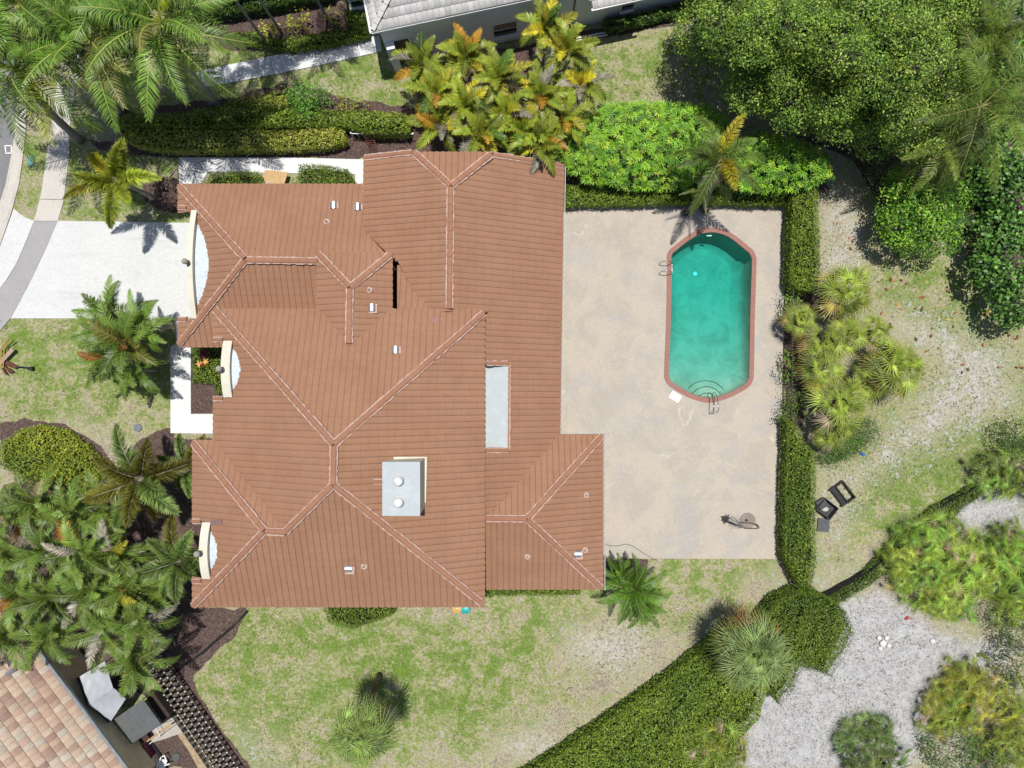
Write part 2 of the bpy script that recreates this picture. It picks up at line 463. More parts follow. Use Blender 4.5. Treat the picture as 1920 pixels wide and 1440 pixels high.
# mulch
mc = ramp(nt, n3, [(0.34, (0.030, 0.018, 0.015)), (0.50, (0.105, 0.070, 0.060)), (0.66, (0.30, 0.22, 0.20))])
mf = sstep(nt, mth(nt, 'ADD', sp.outputs[2], mth(nt, 'MULTIPLY', mth(nt, 'SUBTRACT', n2, 0.5), 0.7)), 0.38, 0.60)
c = mix(nt, mf, c, mc)
nt.links.new(c, b.inputs['Base Color']); b.inputs['Roughness'].default_value = 0.95
b.inputs['Specular IOR Level'].default_value = 0.1
hh = mth(nt, 'ADD', mth(nt, 'MULTIPLY', n3, 1.0), mth(nt, 'MULTIPLY', n4, 0.6))
bump(nt, b, hh, 0.9, 0.06)
me.materials.append(m); me.update()
g = link('ground', me); tag(g, kind='structure')

# ------------------------------------------------------------------ paving
def concrete(name, c, stain, s1=0.8, amt=0.6, crack=0.0, tint2=None, tile=0):
    m, nt, b, _ = newmat(name); p = wpos(nt)
    f1 = nz(nt, s1, 7, 0.68, p, 0.4); f2 = nz(nt, 6, 5, 0.7, p); f3 = nz(nt, 45, 2, 0.7, p)
    cc = mix(nt, mth(nt, 'MULTIPLY', sstep(nt, f1, 0.42, 0.62), amt), c, stain)
    if tint2:
        f4 = nz(nt, 0.42, 5, 0.6, p, 1.2)
        cc = mix(nt, mth(nt, 'MULTIPLY', sstep(nt, f4, 0.50, 0.66), 0.55), cc, tint2)
        mp = nt.nodes.new('ShaderNodeMapping'); mp.inputs['Scale'].default_value = (1.0, 3.2, 1)
        nt.links.new(p, mp.inputs[0])
        f6 = nz(nt, 2.0, 8, 0.78, mp.outputs[0], 0.7)
        cc = mix(nt, mth(nt, 'MULTIPLY', sstep(nt, f6, 0.56, 0.72), 0.45), cc, tuple(min(.9, x*1.22) for x in c))
        # pale mended cracks that wander over the slab
        for sc_, off_, w_ in ((0.055, 5.5, 0.0010), (0.07, 23.0, 0.0010)):
            mp2 = nt.nodes.new('ShaderNodeMapping'); mp2.inputs['Location'].default_value = (off_, off_*.7, 0); nt.links.new(p, mp2.inputs[0])
            ln = mth(nt, 'ABSOLUTE', mth(nt, 'SUBTRACT', nz(nt, sc_, 6, 0.42, mp2.outputs[0], 0.0), 0.5))
            ln = mth(nt, 'SUBTRACT', 1.0, sstep(nt, ln, w_*.4, w_*1.6))
            gate = sstep(nt, nz(nt, 0.8, 3, 0.6, mp2.outputs[0]), 0.52, 0.60)
            cc = mix(nt, mth(nt, 'MULTIPLY', mth(nt, 'MULTIPLY', ln, gate), 0.4), cc, (0.66, 0.60, 0.52))
    if tile:
        bk = nt.nodes.new('ShaderNodeTexBrick'); bk.inputs['Scale'].default_value = 1.0
        bk.inputs['Brick Width'].default_value = 0.22; bk.inputs['Row Height'].default_value = 0.11
        bk.inputs['Mortar Size'].default_value = 0.012; bk.inputs['Mortar Smooth'].default_value = 0.3
        bk.inputs['Color1'].default_value = (1,1,1,1); bk.inputs['Color2'].default_value = (.95,.95,.96,1); bk.inputs['Mortar'].default_value = (.88,.88,.88,1)
        nt.links.new(p, bk.inputs['Vector'])
        cc = mix(nt, 1.0, cc, bk.outputs['Color'], 'MULTIPLY')
        mp3 = nt.nodes.new('ShaderNodeMapping'); mp3.inputs['Scale'].default_value = (0.16, 1.5, 1); nt.links.new(p, mp3.inputs[0])
        cc = mix(nt, mth(nt, 'MULTIPLY', sstep(nt, nz(nt, 1.1, 5, 0.65, mp3.outputs[0], 0.3), 0.54, 0.66), 0.30), cc, tuple(x*.70 for x in c))
        cc = mix(nt, mth(nt, 'MULTIPLY', sstep(nt, nz(nt, 0.75, 7, 0.7, p, 0.4), 0.60, 0.70), 0.35), cc, tuple(x*.62 for x in c))
        f7 = nz(nt, 1.4, 4, 0.6, p); cc = mix(nt, mth(nt, 'MULTIPLY', sstep(nt, f7, 0.60, 0.72), 0.35), cc, tuple(x*.72 for x in c))
    val = ramp(nt, f2, [(0.25, (0.86, 0.86, 0.86)), (0.7, (1.06, 1.06, 1.06))])
    cc = mix(nt, 0.8, cc, val, 'MULTIPLY')
    nt.links.new(cc, b.inputs['Base Color']); b.inputs['Roughness'].default_value = 0.85
    b.inputs['Specular IOR Level'].default_value = 0.2
    bump(nt, b, f3, 0.35, 0.006)
    return m
M_DECK = concrete('pool_deck_concrete', (0.450, 0.395, 0.328), (0.375, 0.338, 0.292), 0.55, 0.75, tint2=(0.370, 0.355, 0.345))
M_DRIVE = concrete('white_painted_pavers', (0.615, 0.62, 0.61), (0.575, 0.58, 0.575), 0.5, 0.6, tile=1)
M_WALK = concrete('white_path', (0.66, 0.665, 0.67), (0.61, 0.62, 0.63), 0.6, 0.5)
M_SIDE = concrete('sidewalk_concrete', (0.53, 0.50, 0.455), (0.46, 0.44, 0.40), 0.7, 0.6)
M_SIDEG = concrete('grey_sidewalk', (0.345, 0.33, 0.34), (0.31, 0.30, 0.30), 0.7, 0.6)
M_ROAD = concrete('asphalt', (0.215, 0.21, 0.22), (0.17, 0.17, 0.175), 1.2, 0.6)
M_KERB = concrete('kerb_concrete', (0.52, 0.48, 0.43), (0.42, 0.385, 0.345), 1.0, 0.7)
def flat(name, poly, z0, z1, mat, holes=()):
    mb = MB(); mb.slab(W(poly), z0, z1, 0, holes); o = mb.build(name, mat); tag(o, kind='structure'); return o

flat('pool_deck', [(1000,388),(1100,385),(1300,381),(1474,379),(1475,520),(1470,640),(1466,790),(1457,1048),(1128,1047),(1000,1046)], -0.1, 0.02, M_DECK, [pool_out])
flat('driveway', [(108,414),(230,416),(365,418),(368,401),(400,401),(400,600),(330,601),(165,597),(20,597),(36,568),(62,518),(90,458)], -0.1, 0.012, M_DRIVE)
flat('driveway_apron', [(26,391),(36,400),(48,408),(64,414),(50,450),(32,492),(12,525),(-30,580),(-30,540),(0,463)], -0.1, 0.012, M_DRIVE)
s_l = [(120,100),(104,180),(95,240),(88,290),(78,360),(75,373)]; s_r = [(120,374),(122,358),(130,290),(131,240),(140,170),(158,100)]
flat('pavement', s_l + s_r, -0.1, 0.02, M_SIDE)
flat('pavement', [(75,374),(64,414.4),(109,414.4),(120,375)], -0.1, 0.02, M_SIDE)
flat('pavement', [(64,415),(52,448),(34,490),(14,524),(-30,580),(-80,640),(-80,700),(-20,645),(20,596),(36,567),(62,517),(90,457),(109,415)], -0.1, 0.016, M_SIDEG)
flat('road', [(29,100),(31,200),(29,240),(22,290),(10,350),(-4,392),(-40,470),(-120,580),(-260,640),(-260,100)], -0.1, -0.015, M_ROAD)
kb = [(29,100),(31,200),(29,240),(22,290),(10,350),(-4,392),(-40,470),(-100,560)]
kb2 = [(-80,590),(-20,500),(0,461),(22,398),(36,345),(44,290),(49,240),(50,200),(48,100)]
flat('kerb', kb + kb2, -0.1, 0.03, M_KERB)
flat('kerb', [(x+6, y) for x, y in kb] + [(x-5, y) for x, y in kb2[2:]], 0.02, 0.036, M_SIDE)
mb = MB()
for a_, b_ in (((9,273),(21,273)),((9,287),(21,287)),((9,273),(11,287)),((21,273),(21,287))):
    A, B = P(*a_), P(*b_); mb.bar((A.x, A.y, -0.009), (B.x, B.y, -0.009), 0.06, 0.006)
tag(mb.build('road_marking', M_WHITEMET), kind='structure')
# neighbour's white footpath
flat('path', [(360,136),(480,111),(600,88),(712,66),(716,96),(600,122),(480,146),(372,166)], -0.1, 0.02, M_WALK)
mb = MB()
for x, y0, y1 in ((510,108,144),(557,98,133),(615,87,120),(672,76,108),(420,125,158)):
    A, B = P(x-4, y0-4), P(x+4, y1+4); mb.bar((A.x, A.y, 0.0215), (B.x, B.y, 0.0215), 0.022, 0.004)
tag(mb.build('path_joint', simple('joint_shadow_gap', (0.16,0.16,0.16), .9)), kind='structure')
# white front paths of the house
flat('path', [(336,295),(560,296),(682,299),(684,360),(667,360),(666,327),(558,325),(390,322),(372,352),(336,352)], -0.1, 0.02, M_WALK)
flat('path', [(330,600),(358,600),(358,776),(410,776),(410,813),(320,812),(320,650),(330,645)], -0.1, 0.02, M_WALK)

# ------------------------------------------------------------------ swimming pool
mtile, nt, b, _ = newmat('coping_brick'); p = wpos(nt)
cf = nz(nt, 25, 3, .7, p); nt.links.new(ramp(nt, cf, [(0.3, (0.22, 0.092, 0.072)), (0.7, (0.34, 0.150, 0.120))]), b.inputs['Base Color'])
b.inputs['Roughness'].default_value = .8
M_GROUT = simple('coping_grout', (0.40, 0.27, 0.23), .9)
pool = empty('swimming_pool', P(1332, 590), 'long swimming pool of green water with red brick rim in the concrete deck', 'swimming pool')
# resample outline evenly
def resample(poly, step):
    pts = [Vector(q_) for q_ in poly]; pts.append(pts[0].copy()); out = []; L = 0; nxt = 0
    for i in range(len(pts) - 1):
        d = (pts[i+1] - pts[i]).length
        while nxt <= L + d and d > 0:
            out.append(pts[i].lerp(pts[i+1], (nxt - L) / d)); nxt += step
        L += d
    return out
ro = resample(pool_out, 0.115)
n = len(ro); mb = MB(); gm = MB()
area = sum(ro[i][0]*ro[(i+1)%n][1] - ro[(i+1)%n][0]*ro[i][1] for i in range(n)); sg = 1 if area > 0 else -1
inn = []
for i in range(n):
    t = (ro[(i+1) % n] - ro[i-1]).normalized(); inn.append(ro[i] + Vector((-t.y, t.x)) * sg * 0.265)
for i in range(n):
    a1, a2, b1, b2 = ro[i], ro[(i+1) % n], inn[i], inn[(i+1) % n]
    A1, A2 = a1.lerp(a2, .1), a1.lerp(a2, .9); B1, B2 = b1.lerp(b2, .1), b1.lerp(b2, .9)
    z1 = 0.052; z0 = -0.04
    vs = [(*A1, z0), (*A2, z0), (*B2, z0), (*B1, z0), (*A1, z1), (*A2, z1), (*B2, z1), (*B1, z1)]
    mb.add(vs, [(0,1,5,4),(1,2,6,5),(2,3,7,6),(3,0,4,7),(4,5,6,7),(3,2,1,0)])
gm.slab([tuple(v) for v in ro], -0.05, 0.044, 0, [[tuple(v + (ro[i]-v)*.03) for i, v in enumerate(inn)]])
cop = mb.build('coping', mtile, pool); gm.build('grout', M_GROUT, cop)
# basin
mpl, nt, b, _ = newmat('pool_plaster'); p = wpos(nt)
pc = ramp(nt, nz(nt, 0.9, 6, 0.7, p, .5), [(0.35, (0.22, 0.29, 0.22)), (0.6, (0.33, 0.405, 0.32))])
pc2 = nz(nt, 7, 6, .8, p); pc = mix(nt, mth(nt, 'MULTIPLY', sstep(nt, pc2, .6, .75), .3), pc, (0.25, 0.36, 0.25))
nt.links.new(pc, b.inputs['Base Color']); b.inputs['Roughness'].default_value = .9
mb = MB()
prof_y = lambda y: (-0.62 - 1.15 * min(1, max(0, (y + 0.2) / 6.0)) ** .9)
N = len(inn)
top = [(v.x, v.y, -0.02) for v in inn]; bot = []
cxp = sum(v.x for v in inn) / N; cyp = sum(v.y for v in inn) / N
lo = []
for v in inn:
    u = Vector((cxp - v.x, (cyp - v.y) * .3)).normalized() * .05
    w_ = Vector((v.x, v.y)) + u; lo.append((w_.x, w_.y, prof_y(w_.y)))
mid = []; lo2 = []
sm_ = [Vector(q_[:2]) for q_ in lo]
for i in range(N):
    tt_ = (sm_[(i+2) % N] - sm_[i-2]).normalized(); nn2 = Vector((-tt_.y, tt_.x)) * sg; z_ = lo[i][2]
    mid.append((lo[i][0], lo[i][1], z_ * .62)); w2 = sm_[i] + nn2 * .22; lo2.append((w2.x, w2.y, z_ * .90)); 
lo3 = []
for i in range(N):
    tt_ = (sm_[(i+3) % N] - sm_[i-3]).normalized(); w3 = sm_[i] + Vector((-tt_.y, tt_.x)) * sg * .62; lo3.append((w3.x, w3.y, lo[i][2] - .02))
mb.add(top + mid + lo2 + lo3, [(k*N + i, k*N + (i+1) % N, (k+1)*N + (i+1) % N, (k+1)*N + i) for k in range(3) for i in range(N)])
tri = tessellate_polygon([[Vector((q_[0], q_[1], 0)) for q_ in lo]])
# floor as a strip grid so that its slope is smooth
ys = np.linspace(min(q_[1] for q_ in lo), max(q_[1] for q_ in lo), 40)
xs0, xs1 = min(q_[0] for q_ in lo) - .3, max(q_[0] for q_ in lo) + .3
fv = []; 
for y in ys:
    fv += [(xs0, y, prof_y(y)), (xs1, y, prof_y(y))]
mb.add(fv, [(2*i, 2*i+1, 2*i+3, 2*i+2) for i in range(len(ys)-1)])
mb.build('basin', mpl, pool, smooth=True)
# entry steps at the shallow end
sc = P(1328, 754)
for k, (r, zt) in enumerate(((1.30, -0.56), (0.95, -0.40), (0.58, -0.24))):
    mb = MB(); arc = []
    for i in range(25):
        an = math.pi * i / 24
        arc.append((sc.x + r * math.cos(an), sc.y - 0.05 + r * math.sin(an) * .98))
    arc.append((sc.x - r, sc.y - 0.25)); arc.append((sc.x + r, sc.y - 0.25))
    # keep steps inside the rim
    arc2 = []
    for (x, y) in arc:
        ok = in_poly(np.array([x]), np.array([y]), [tuple(v) for v in inn])[0]
        if not ok:
            dd = min(inn, key=lambda v: (v.x-x)**2 + (v.y-y)**2); x, y = dd.x, dd.y
        arc2.append((x, y))
    mb.slab(arc2, -1.0, zt)
    s_ = mb.build('pool_step', mpl, pool)
    ed = MB(); pts = [(x, y, zt + .012) for x, y in arc2[:25]]
    ed.tube(pts, 0.02, 6); ed.build('step_edge', simple('dark_step_tile', (0.03, 0.06, 0.05), .6), s_)
mb = MB(); dr = P(1319, 504); mb.lathe((dr.x, dr.y, prof_y(dr.y) + .0), [(0.13, 0), (0.13, .03), (0.09, .04), (0.02, .045)], 16); mb.build('drain', M_WHITEMET, pool)
mb = MB(); dr = P(1332, 437); mb.box((dr.x, dr.y - .1, -0.28), (0.28, .05, .12)); mb.build('skimmer', M_WHITEMET, pool)
# water
mw = bpy.data.materials.new('pool_water'); mw.use_nodes = True; nt = mw.node_tree; nt.nodes.clear()
out = nt.nodes.new('ShaderNodeOutputMaterial'); tr = nt.nodes.new('ShaderNodeBsdfTransparent'); gl = nt.nodes.new('ShaderNodeBsdfGlossy')
gl.inputs['Roughness'].default_value = 0.02; fr = nt.nodes.new('ShaderNodeFresnel'); fr.inputs[0].default_value = 1.33
ms = nt.nodes.new('ShaderNodeMixShader'); nt.links.new(fr.outputs[0], ms.inputs[0]); nt.links.new(tr.outputs[0], ms.inputs[1]); nt.links.new(gl.outputs[0], ms.inputs[2])
bp = nt.nodes.new('ShaderNodeBump'); bp.inputs['Strength'].default_value = .15; bp.inputs['Distance'].default_value = .02
nt.links.new(nz(nt, 1.5, 3, .5, wpos(nt)), bp.inputs['Height']); nt.links.new(bp.outputs[0], gl.inputs['Normal'])
va = nt.nodes.new('ShaderNodeVolumeAbsorption'); va.inputs['Color'].default_value = (0.0, 0.915, 0.905, 1); va.inputs['Density'].default_value = 0.80
nt.links.new(ms.outputs[0], out.inputs[0]); nt.links.new(va.outputs[0], out.inputs['Volume'])
mb = MB(); wi = [(v.x + (cxp - v.x) * .001, v.y) for v in inn]
mb.slab([(v.x, v.y) for v in inn], -2.2, -0.10)
wo_ = mb.build('water', mw, pool)

# ------------------------------------------------------------------ THE HOUSE
house = empty('tiled_house', P(640, 720), 'large single family house under a terracotta barrel tile hip roof', 'house')

TW, TL = 0.305, 0.37
PU = [0.0, 0.08, 0.28, 0.52, 0.78, 0.955]
PH = [0.000, 0.022, 0.036, 0.042, 0.035, 0.019]
class Plane:
    def __init__(s, down, anchor, pitch):
        s.d = Vector(down).normalized(); s.e = Vector((-s.d.y, s.d.x)); s.pitch = pitch
        a = P(*anchor); s.o = Vector((a.x, a.y)); s.z0 = anchor[2]
    def z(s, x, y): return s.z0 - s.pitch * ((x - s.o.x) * s.d.x + (y - s.o.y) * s.d.y)
    def hit(s, px, py):
        X, Y = (px - 960) / FP, (720 - py) / FP
        t = (H - s.z0 - s.pitch * (s.o.x * s.d.x + s.o.y * s.d.y)) / (1 - s.pitch * (X * s.d.x + Y * s.d.y))
        return Vector((X*t, Y*t, H - t))
def tile_bm(pl, polys, cut=None):
    bm_all = bmesh.new()
    for poly in polys:
        pts = [pl.hit(*q_) for q_ in poly]
        uv = [((Vector((w.x, w.y)) - pl.o).dot(pl.e), -(Vector((w.x, w.y)) - pl.o).dot(pl.d)) for w in pts]
        u0, u1 = min(u for u, v in uv), max(u for u, v in uv)
        v0, v1 = min(v for u, v in uv), max(v for u, v in uv)
        eave = v0 < 0.12
        us = []; hs = []; gr = []
        k0, k1 = math.floor(u0 / TW) - 1, math.ceil(u1 / TW) + 1
        for k in range(k0, k1):
            for i, pu in enumerate(PU):
                us.append((k + pu) * TW); hs.append(PH[i])
        us = np.array(us); hs = np.array(hs)
        vs = []; off = []
        j0 = 0 if eave else math.floor(v0 / TL)
        j1 = math.ceil(v1 / TL) + 1
        for j in range(j0, j1):
            if cut is None: vs += [j * TL, (j + 1) * TL - 0.01]; off += [0.012, 0.004]
            else:
                for i_ in range(6): vs.append(j * TL + (TL - 0.01) * i_ / 5); off.append(0.012 - 0.008 * i_ / 5)
        vs = np.array(vs); off = np.array(off)
        U, V = np.meshgrid(us, vs); HH = hs[None] + off[:, None]
        Vs = V - (hs[None] - 0.02) * 0.9
        X = pl.o.x + U * pl.e.x - Vs * pl.d.x; Y = pl.o.y + U * pl.e.y - Vs * pl.d.y
        Zz = pl.z0 + pl.pitch * Vs + HH
        bm = bmesh.new(); nr, nc = U.shape
        vert = [bm.verts.new((X[r, c_], Y[r, c_], Zz[r, c_])) for r in range(nr) for c_ in range(nc)]
        npu = len(PU)
        for r in range(nr - 1):
            for c_ in range(nc - 1):
                f = bm.faces.new((vert[r*nc+c_], vert[r*nc+c_+1], vert[(r+1)*nc+c_+1], vert[(r+1)*nc+c_]))
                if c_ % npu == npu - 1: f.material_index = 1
        # the butt end hanging at the eave
        if eave:
            low = [bm.verts.new((X[0, c_], Y[0, c_], Zz[0, c_] - 0.09)) for c_ in range(nc)]
            for c_ in range(nc - 1): bm.faces.new((low[c_], low[c_+1], vert[c_+1], vert[c_]))
        n = len(pts); ar = sum(pts[i].x*pts[(i+1)%n].y - pts[(i+1)%n].x*pts[i].y for i in range(n)); sg = 1 if ar > 0 else -1
        for i in range(n):
            j = (i + 1) % n
            if uv[i][1] < 0.12 and uv[j][1] < 0.12: continue
            d = (pts[j] - pts[i]); nn = Vector((d.y, -d.x, 0)) * sg
            if nn.length < 1e-6: continue
            bmesh.ops.bisect_plane(bm, geom=bm.verts[:] + bm.edges[:] + bm.faces[:], plane_co=pts[i], plane_no=nn.normalized(), clear_outer=True)
        if cut is not None:
            dead = [f for f in bm.faces if cut(f.calc_center_median())]
            bmesh.ops.delete(bm, geom=dead, context='FACES')
        tmp = bpy.data.meshes.new('t'); bm.to_mesh(tmp); bm.free(); bm_all.from_mesh(tmp); bpy.data.meshes.remove(tmp)
    return bm_all
def bm_obj(name, bm, mats, parent):
    me = bpy.data.meshes.new(name)
    o = Vector((0,0,0)); p_ = parent
    while p_ is not None: o += Vector(p_.location); p_ = p_.parent
    for v in bm.verts: v.co -= o
    bm.normal_update()
    bm.to_mesh(me); bm.free()
    for m_ in mats: me.materials.append(m_)
    return link(name, me, parent)

PT = 0.4167
pl_An = Plane((0, 1), (500, 345, 3.0), PT)
pl_Aw = Plane((-1, 0), (334, 495, 3.0), PT)
pl_As = Plane((0, -1), (380, 651, 3.0), PT)
pl_Cw = Plane((-1, 0.012), (681, 380, 4.05), 0.36)
pl_Ce = Plane((1, -0.0142), (1054, 560, 3.0), 0.47)
pl_Cn = Plane((0, 1), (848, 285, 4.86), 0.37)
pl_G = Plane((0, 1), (742, 498, 4.45), PT)
pl_Bn = Plane((0, 1), (665, 473, 5.5), PT)
pl_Bw = Plane((-1, 0), (594, 560, 5.5), PT)
pl_Be = Plane((1, 0), (736, 540, 5.5), PT)
pl_Dn = Plane((0, 1), (650, 579, 5.5), PT)
pl_Dw = Plane((-1, 0), (400, 720, 5.5), PT)
pl_De = Plane((1, 0), (909, 860, 5.5), PT)
pl_Ds = Plane((0, -1), (640, 1138, 5.5), PT)
pl_Ew = Plane((-1, 0), (361, 980, 5.5), PT)
pl_En = Plane((0, 1), (380, 825, 5.5), PT)
pl_Fn = Plane((0, 1), (1090, 814, 3.0), PT)
pl_Fe = Plane((1, 0), (1131, 960, 3.0), PT)
pl_Fs = Plane((0, -1), (1020, 1105, 3.0), PT)

# arched parapets that cut the west eaves : (centre py, half width m, plane, x of wall, vault base z, rise)
vaults = []
def vault(pyc, zc, pypx, plane, pxf, zs, rise):
    yc = P(pxf, pyc, zc).y; hw = pypx * (H - zc) / FP; xf = P(pxf, pyc, zc).x
    v = dict(yc=yc, hw=hw, xf=xf, zs=zs, rise=rise, pl=plane); vaults.append(v); return v
vA = vault(495, 3.7, 102, pl_Aw, 357, 3.32, 0.50)
vD = vault(692, 6.1, 53, pl_Dw, 426, 5.86, 0.30)
vE = vault(1033, 6.1, 53, pl_Ew, 384, 5.78, 0.34)
def vz(v, y): 
    t = (y - v['yc']) / v['hw']; return v['zs'] + v['rise'] * (1 - t * t)
def mkcut(v):
    return lambda c: abs(c.y - v['yc']) < v['hw'] and v['pl'].z(c.x, c.y) < vz(v, c.y)

roofs = [
 ('garage roof', [(pl_An, [[(335,345),(594,345),(594,489),(462,487)], [(594,345),(681,345),(681,490),(594,490)], [(681,430),(737,490),(681,490)]], None),
                  (pl_Aw, [[(334,345),(462,487),(334,649)]], mkcut(vA)),
                  (pl_As, [[(462,487),(594,489),(600,590),(440,651),(334,651)]], None)]),
 ('north wing roof', [(pl_Cw, [[(681,293),(775,283),(846,350),(845,432),(682,432)], [(682,432),(845,432),(845,490),(742,490)], [(746,490),(845,490),(843,584),(797,584)]], None),
                  (pl_Ce, [[(846,350),(922,288),(1057.5,309),(1055,584),(843,584)], [(909,584),(1055,584),(1054,684),(909,684)], [(953,684),(1054,684),(1052,842),(953,842)], [(909,842),(1052,842),(1051,850),(909,968)]], None),
                  (pl_Cn, [[(775,283),(922,288),(846,350)]], None),
                  (pl_G, [[(745,488),(745,586),(808,586)]], None)]),
 ('cricket roof', [(pl_Bn, [[(594,473),(735,475),(657,539)]], None),
                  (pl_Bw, [[(594,474),(657,539),(655,648),(594,578)]], None),
                  (pl_Be, [[(735,476),(735,586),(656,650),(657,539)]], None)]),
 ('main roof', [(pl_Dn, [[(400,578),(910,583),(627,834)]], None),
                  (pl_Dw, [[(400,577),(627,834),(626,908),(535,998),(400,824)]], mkcut(vD)),
                  (pl_De, [[(910,584),(627,834),(626,908),(909,1134)]], None),
                  (pl_Ds, [[(361,1138),(497,996),(537,998),(537,1138)], [(537,1138),(537,998),(626,908),(909,1136),(909,1138)]], None),
                  (pl_Ew, [[(361,825),(497,994),(361,1138)]], mkcut(vE)),
                  (pl_En, [[(361,825),(402,825),(537,998),(497,994)]], None)]),
 ('patio roof', [(pl_Fn, [[(1000,814),(1131,814),(988,972),(909,972),(909,900)]], None),
                  (pl_Fe, [[(1131,814),(1131,1105),(988,972)]], None),
                  (pl_Fs, [[(909,972),(988,972),(1131,1105),(908,1105)]], None)]),
]
roof_objs = {}
for nm, items in roofs:
    bmt = bmesh.new()
    for pl, polys, cut in items:
        b_ = tile_bm(pl, polys, cut)
        tmp = bpy.data.meshes.new('t'); b_.to_mesh(tmp); b_.free(); bmt.from_mesh(tmp); bpy.data.meshes.remove(tmp)
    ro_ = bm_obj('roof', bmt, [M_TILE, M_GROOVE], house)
    roof_objs[nm] = ro_

rr = random.Random(4)
def ridge(a, b, parent, mortar=True, r=0.138, ends=(True, True)):
    """rounded ridge tiles bedded in pale mortar from point a to point b"""
    a, b = Vector(a), Vector(b); d = b - a; L = d.length; t = d.normalized()
    side = t.cross(Vector((0,0,1))).normalized(); up = side.cross(t)
    if up.z < 0: up = -up; 
    mo = MB(); nseg = max(3, int(L / 0.13)); 
    rows = []
    for i in range(nseg + 1):
        c = a + d * (i / nseg); row = []
        wl = r + 0.036 + rr.uniform(-.022, .034); wr = r + 0.036 + rr.uniform(-.022, .034)
        row = [c - side*wl - up*.10, c - side*wl + up*.052, c + side*wr + up*.052, c + side*wr - up*.10]
        rows.append(row)
    vs = [p_ for row in rows for p_ in row]
    fs = [(i*4+k, i*4+k+1, (i+1)*4+k+1, (i+1)*4+k) for i in range(nseg) for k in range(3)]
    fs += [(0,1,2,3), (nseg*4+3, nseg*4+2, nseg*4+1, nseg*4)]
    mo.add(vs, fs)
    mo.build('ridge_mortar', M_MORTAR, parent)
    cp = MB(); nt_ = max(1, round(L / 0.42)); tl = L / nt_
    for i in range(nt_):
        s0 = a + d * (i / nt_); s1 = a + d * ((i + 1) / nt_)
        vs = []; 
        for (c, rad, lift) in ((s0, r*.93, .04), (s1 + t*.03, r*1.03, .052)):
            for k in range(9):
                an = math.pi * k / 8
                vs.append(c + side * rad * math.cos(an) + up * (rad * .62 * math.sin(an) + lift))
        fs = [(k, k+1, 9+k+1, 9+k) for k in range(8)] + [tuple(range(9, 18))[::-1], tuple(range(9))]
        cp.add(vs, fs)
    cp.build('ridge_cap', M_CAP, parent, smooth=False)
def zavg(planes, px_, py_):
    hs = [p_.hit(px_, py_) for p_ in planes]
    v = sum(hs, Vector((0,0,0))) / len(hs); return v + Vector((0, 0, .05))
def RG(p1, p2, planes, parent, **k):
    ridge(zavg(planes, *p1), zavg(planes, *p2), roof_objs[parent], **k)
g_, n_, c_, m_, f_ = 'garage roof', 'north wing roof', 'cricket roof', 'main roof', 'patio roof'
RG((337,349),(460,485), (pl_An, pl_Aw), g_); RG((337,646),(460,489), (pl_Aw, pl_As), g_); RG((464,488),(594,490), (pl_An, pl_As), g_)
RG((776,286),(845,349), (pl_Cn, pl_Cw), n_); RG((920,291),(847,349), (pl_Cn, pl_Ce), n_); RG((845,352),(843,578), (pl_Cw, pl_Ce), n_)
RG((597,476),(656,538), (pl_Bn, pl_Bw), c_); RG((731,479),(658,539), (pl_Bn, pl_Be), c_); RG((657,542),(655,643), (pl_Bw, pl_Be), c_)
RG((404,580),(626,832), (pl_Dn, pl_Dw), m_); RG((907,588),(628,832), (pl_Dn, pl_De), m_); RG((627,836),(626,906), (pl_Dw, pl_De), m_)
RG((625,909),(536,996), (pl_Dw, pl_Ds), m_); RG((627,909),(905,1131), (pl_De, pl_Ds), m_)
RG((363,829),(496,993), (pl_En, pl_Ew), m_); RG((363,1135),(496,996), (pl_Ew, pl_Ds), m_); RG((499,995),(535,997), (pl_En, pl_Ds), m_)
RG((1128,817),(989,971), (pl_Fn, pl_Fe), f_); RG((1127,1102),(989,973), (pl_Fe, pl_Fs), f_); RG((912,971),(986,972), (pl_Fn, pl_Fs), f_)
# rake trim of the north gable (mortar bedded tiles) and little returns beside parapets
for p1, p2, pl in (((684,296),(773,286),pl_Cw), ((924,290),(1055,311),pl_Ce)):
    a_, b_ = pl.hit(*p1), pl.hit(*p2); ridge(a_ + Vector((0,0,.02)), b_ + Vector((0,0,.02)), roof_objs[n_], r=0.10)
for p1, p2, pl, par in (((335,390),(351,390),pl_Aw,g_),((335,599),(351,599),pl_Aw,g_),((401,637),(419,637),pl_Dw,m_),((401,747),(419,747),pl_Dw,m_),
                    ((362,977),(378,977),pl_Ew,m_),((362,1089),(378,1089),pl_Ew,m_),((912,681),(951,681),pl_Ce,n_),((912,844),(951,844),pl_Ce,n_),((700,903),(722,903),pl_De,m_)):
    ridge(pl.hit(*p1) + Vector((0,0,.03)), pl.hit(*p2) + Vector((0,0,.03)), roof_objs[par], r=0.09)
# mortar down the right edge of the flat roof panel
ridge(pl_Ce.hit(955, 684) + Vector((0,0,.0)), pl_Ce.hit(953.5, 842) + Vector((0,0,.0)), roof_objs[n_], r=0.03)

# walls under the roofs
wl = MB()
def body(pts, z1):
    wl.slab([tuple(P(x, y, z)[:2]) for x, y, z in pts], -0.1, z1)
body([(366,362,3),(665,362,3),(665,640,3),(366,640,3)], 2.75)          # garage
body([(697,305,3.9),(1042,322,3),(1037,812,3),(697,812,3)], 2.8)        # north wing
body([(905,826,3),(1117,826,3),(1117,1093,3),(905,1093,3)], 2.75)       # patio room
body([(434,640,5.5),(895,640,5.5),(895,1125,5.5),(392,1125,5.5),(392,838,5.5),(434,838,5.5)], 5.3)
body([(414,592,5.5),(895,592,5.5),(895,650,5.5),(414,650,5.5)], 5.31)
body([(606,486,5.5),(722,486,5.5),(722,600,5.5),(606,600,5.5)], 5.32)
wl.build('wall', M_STUCCO, house)
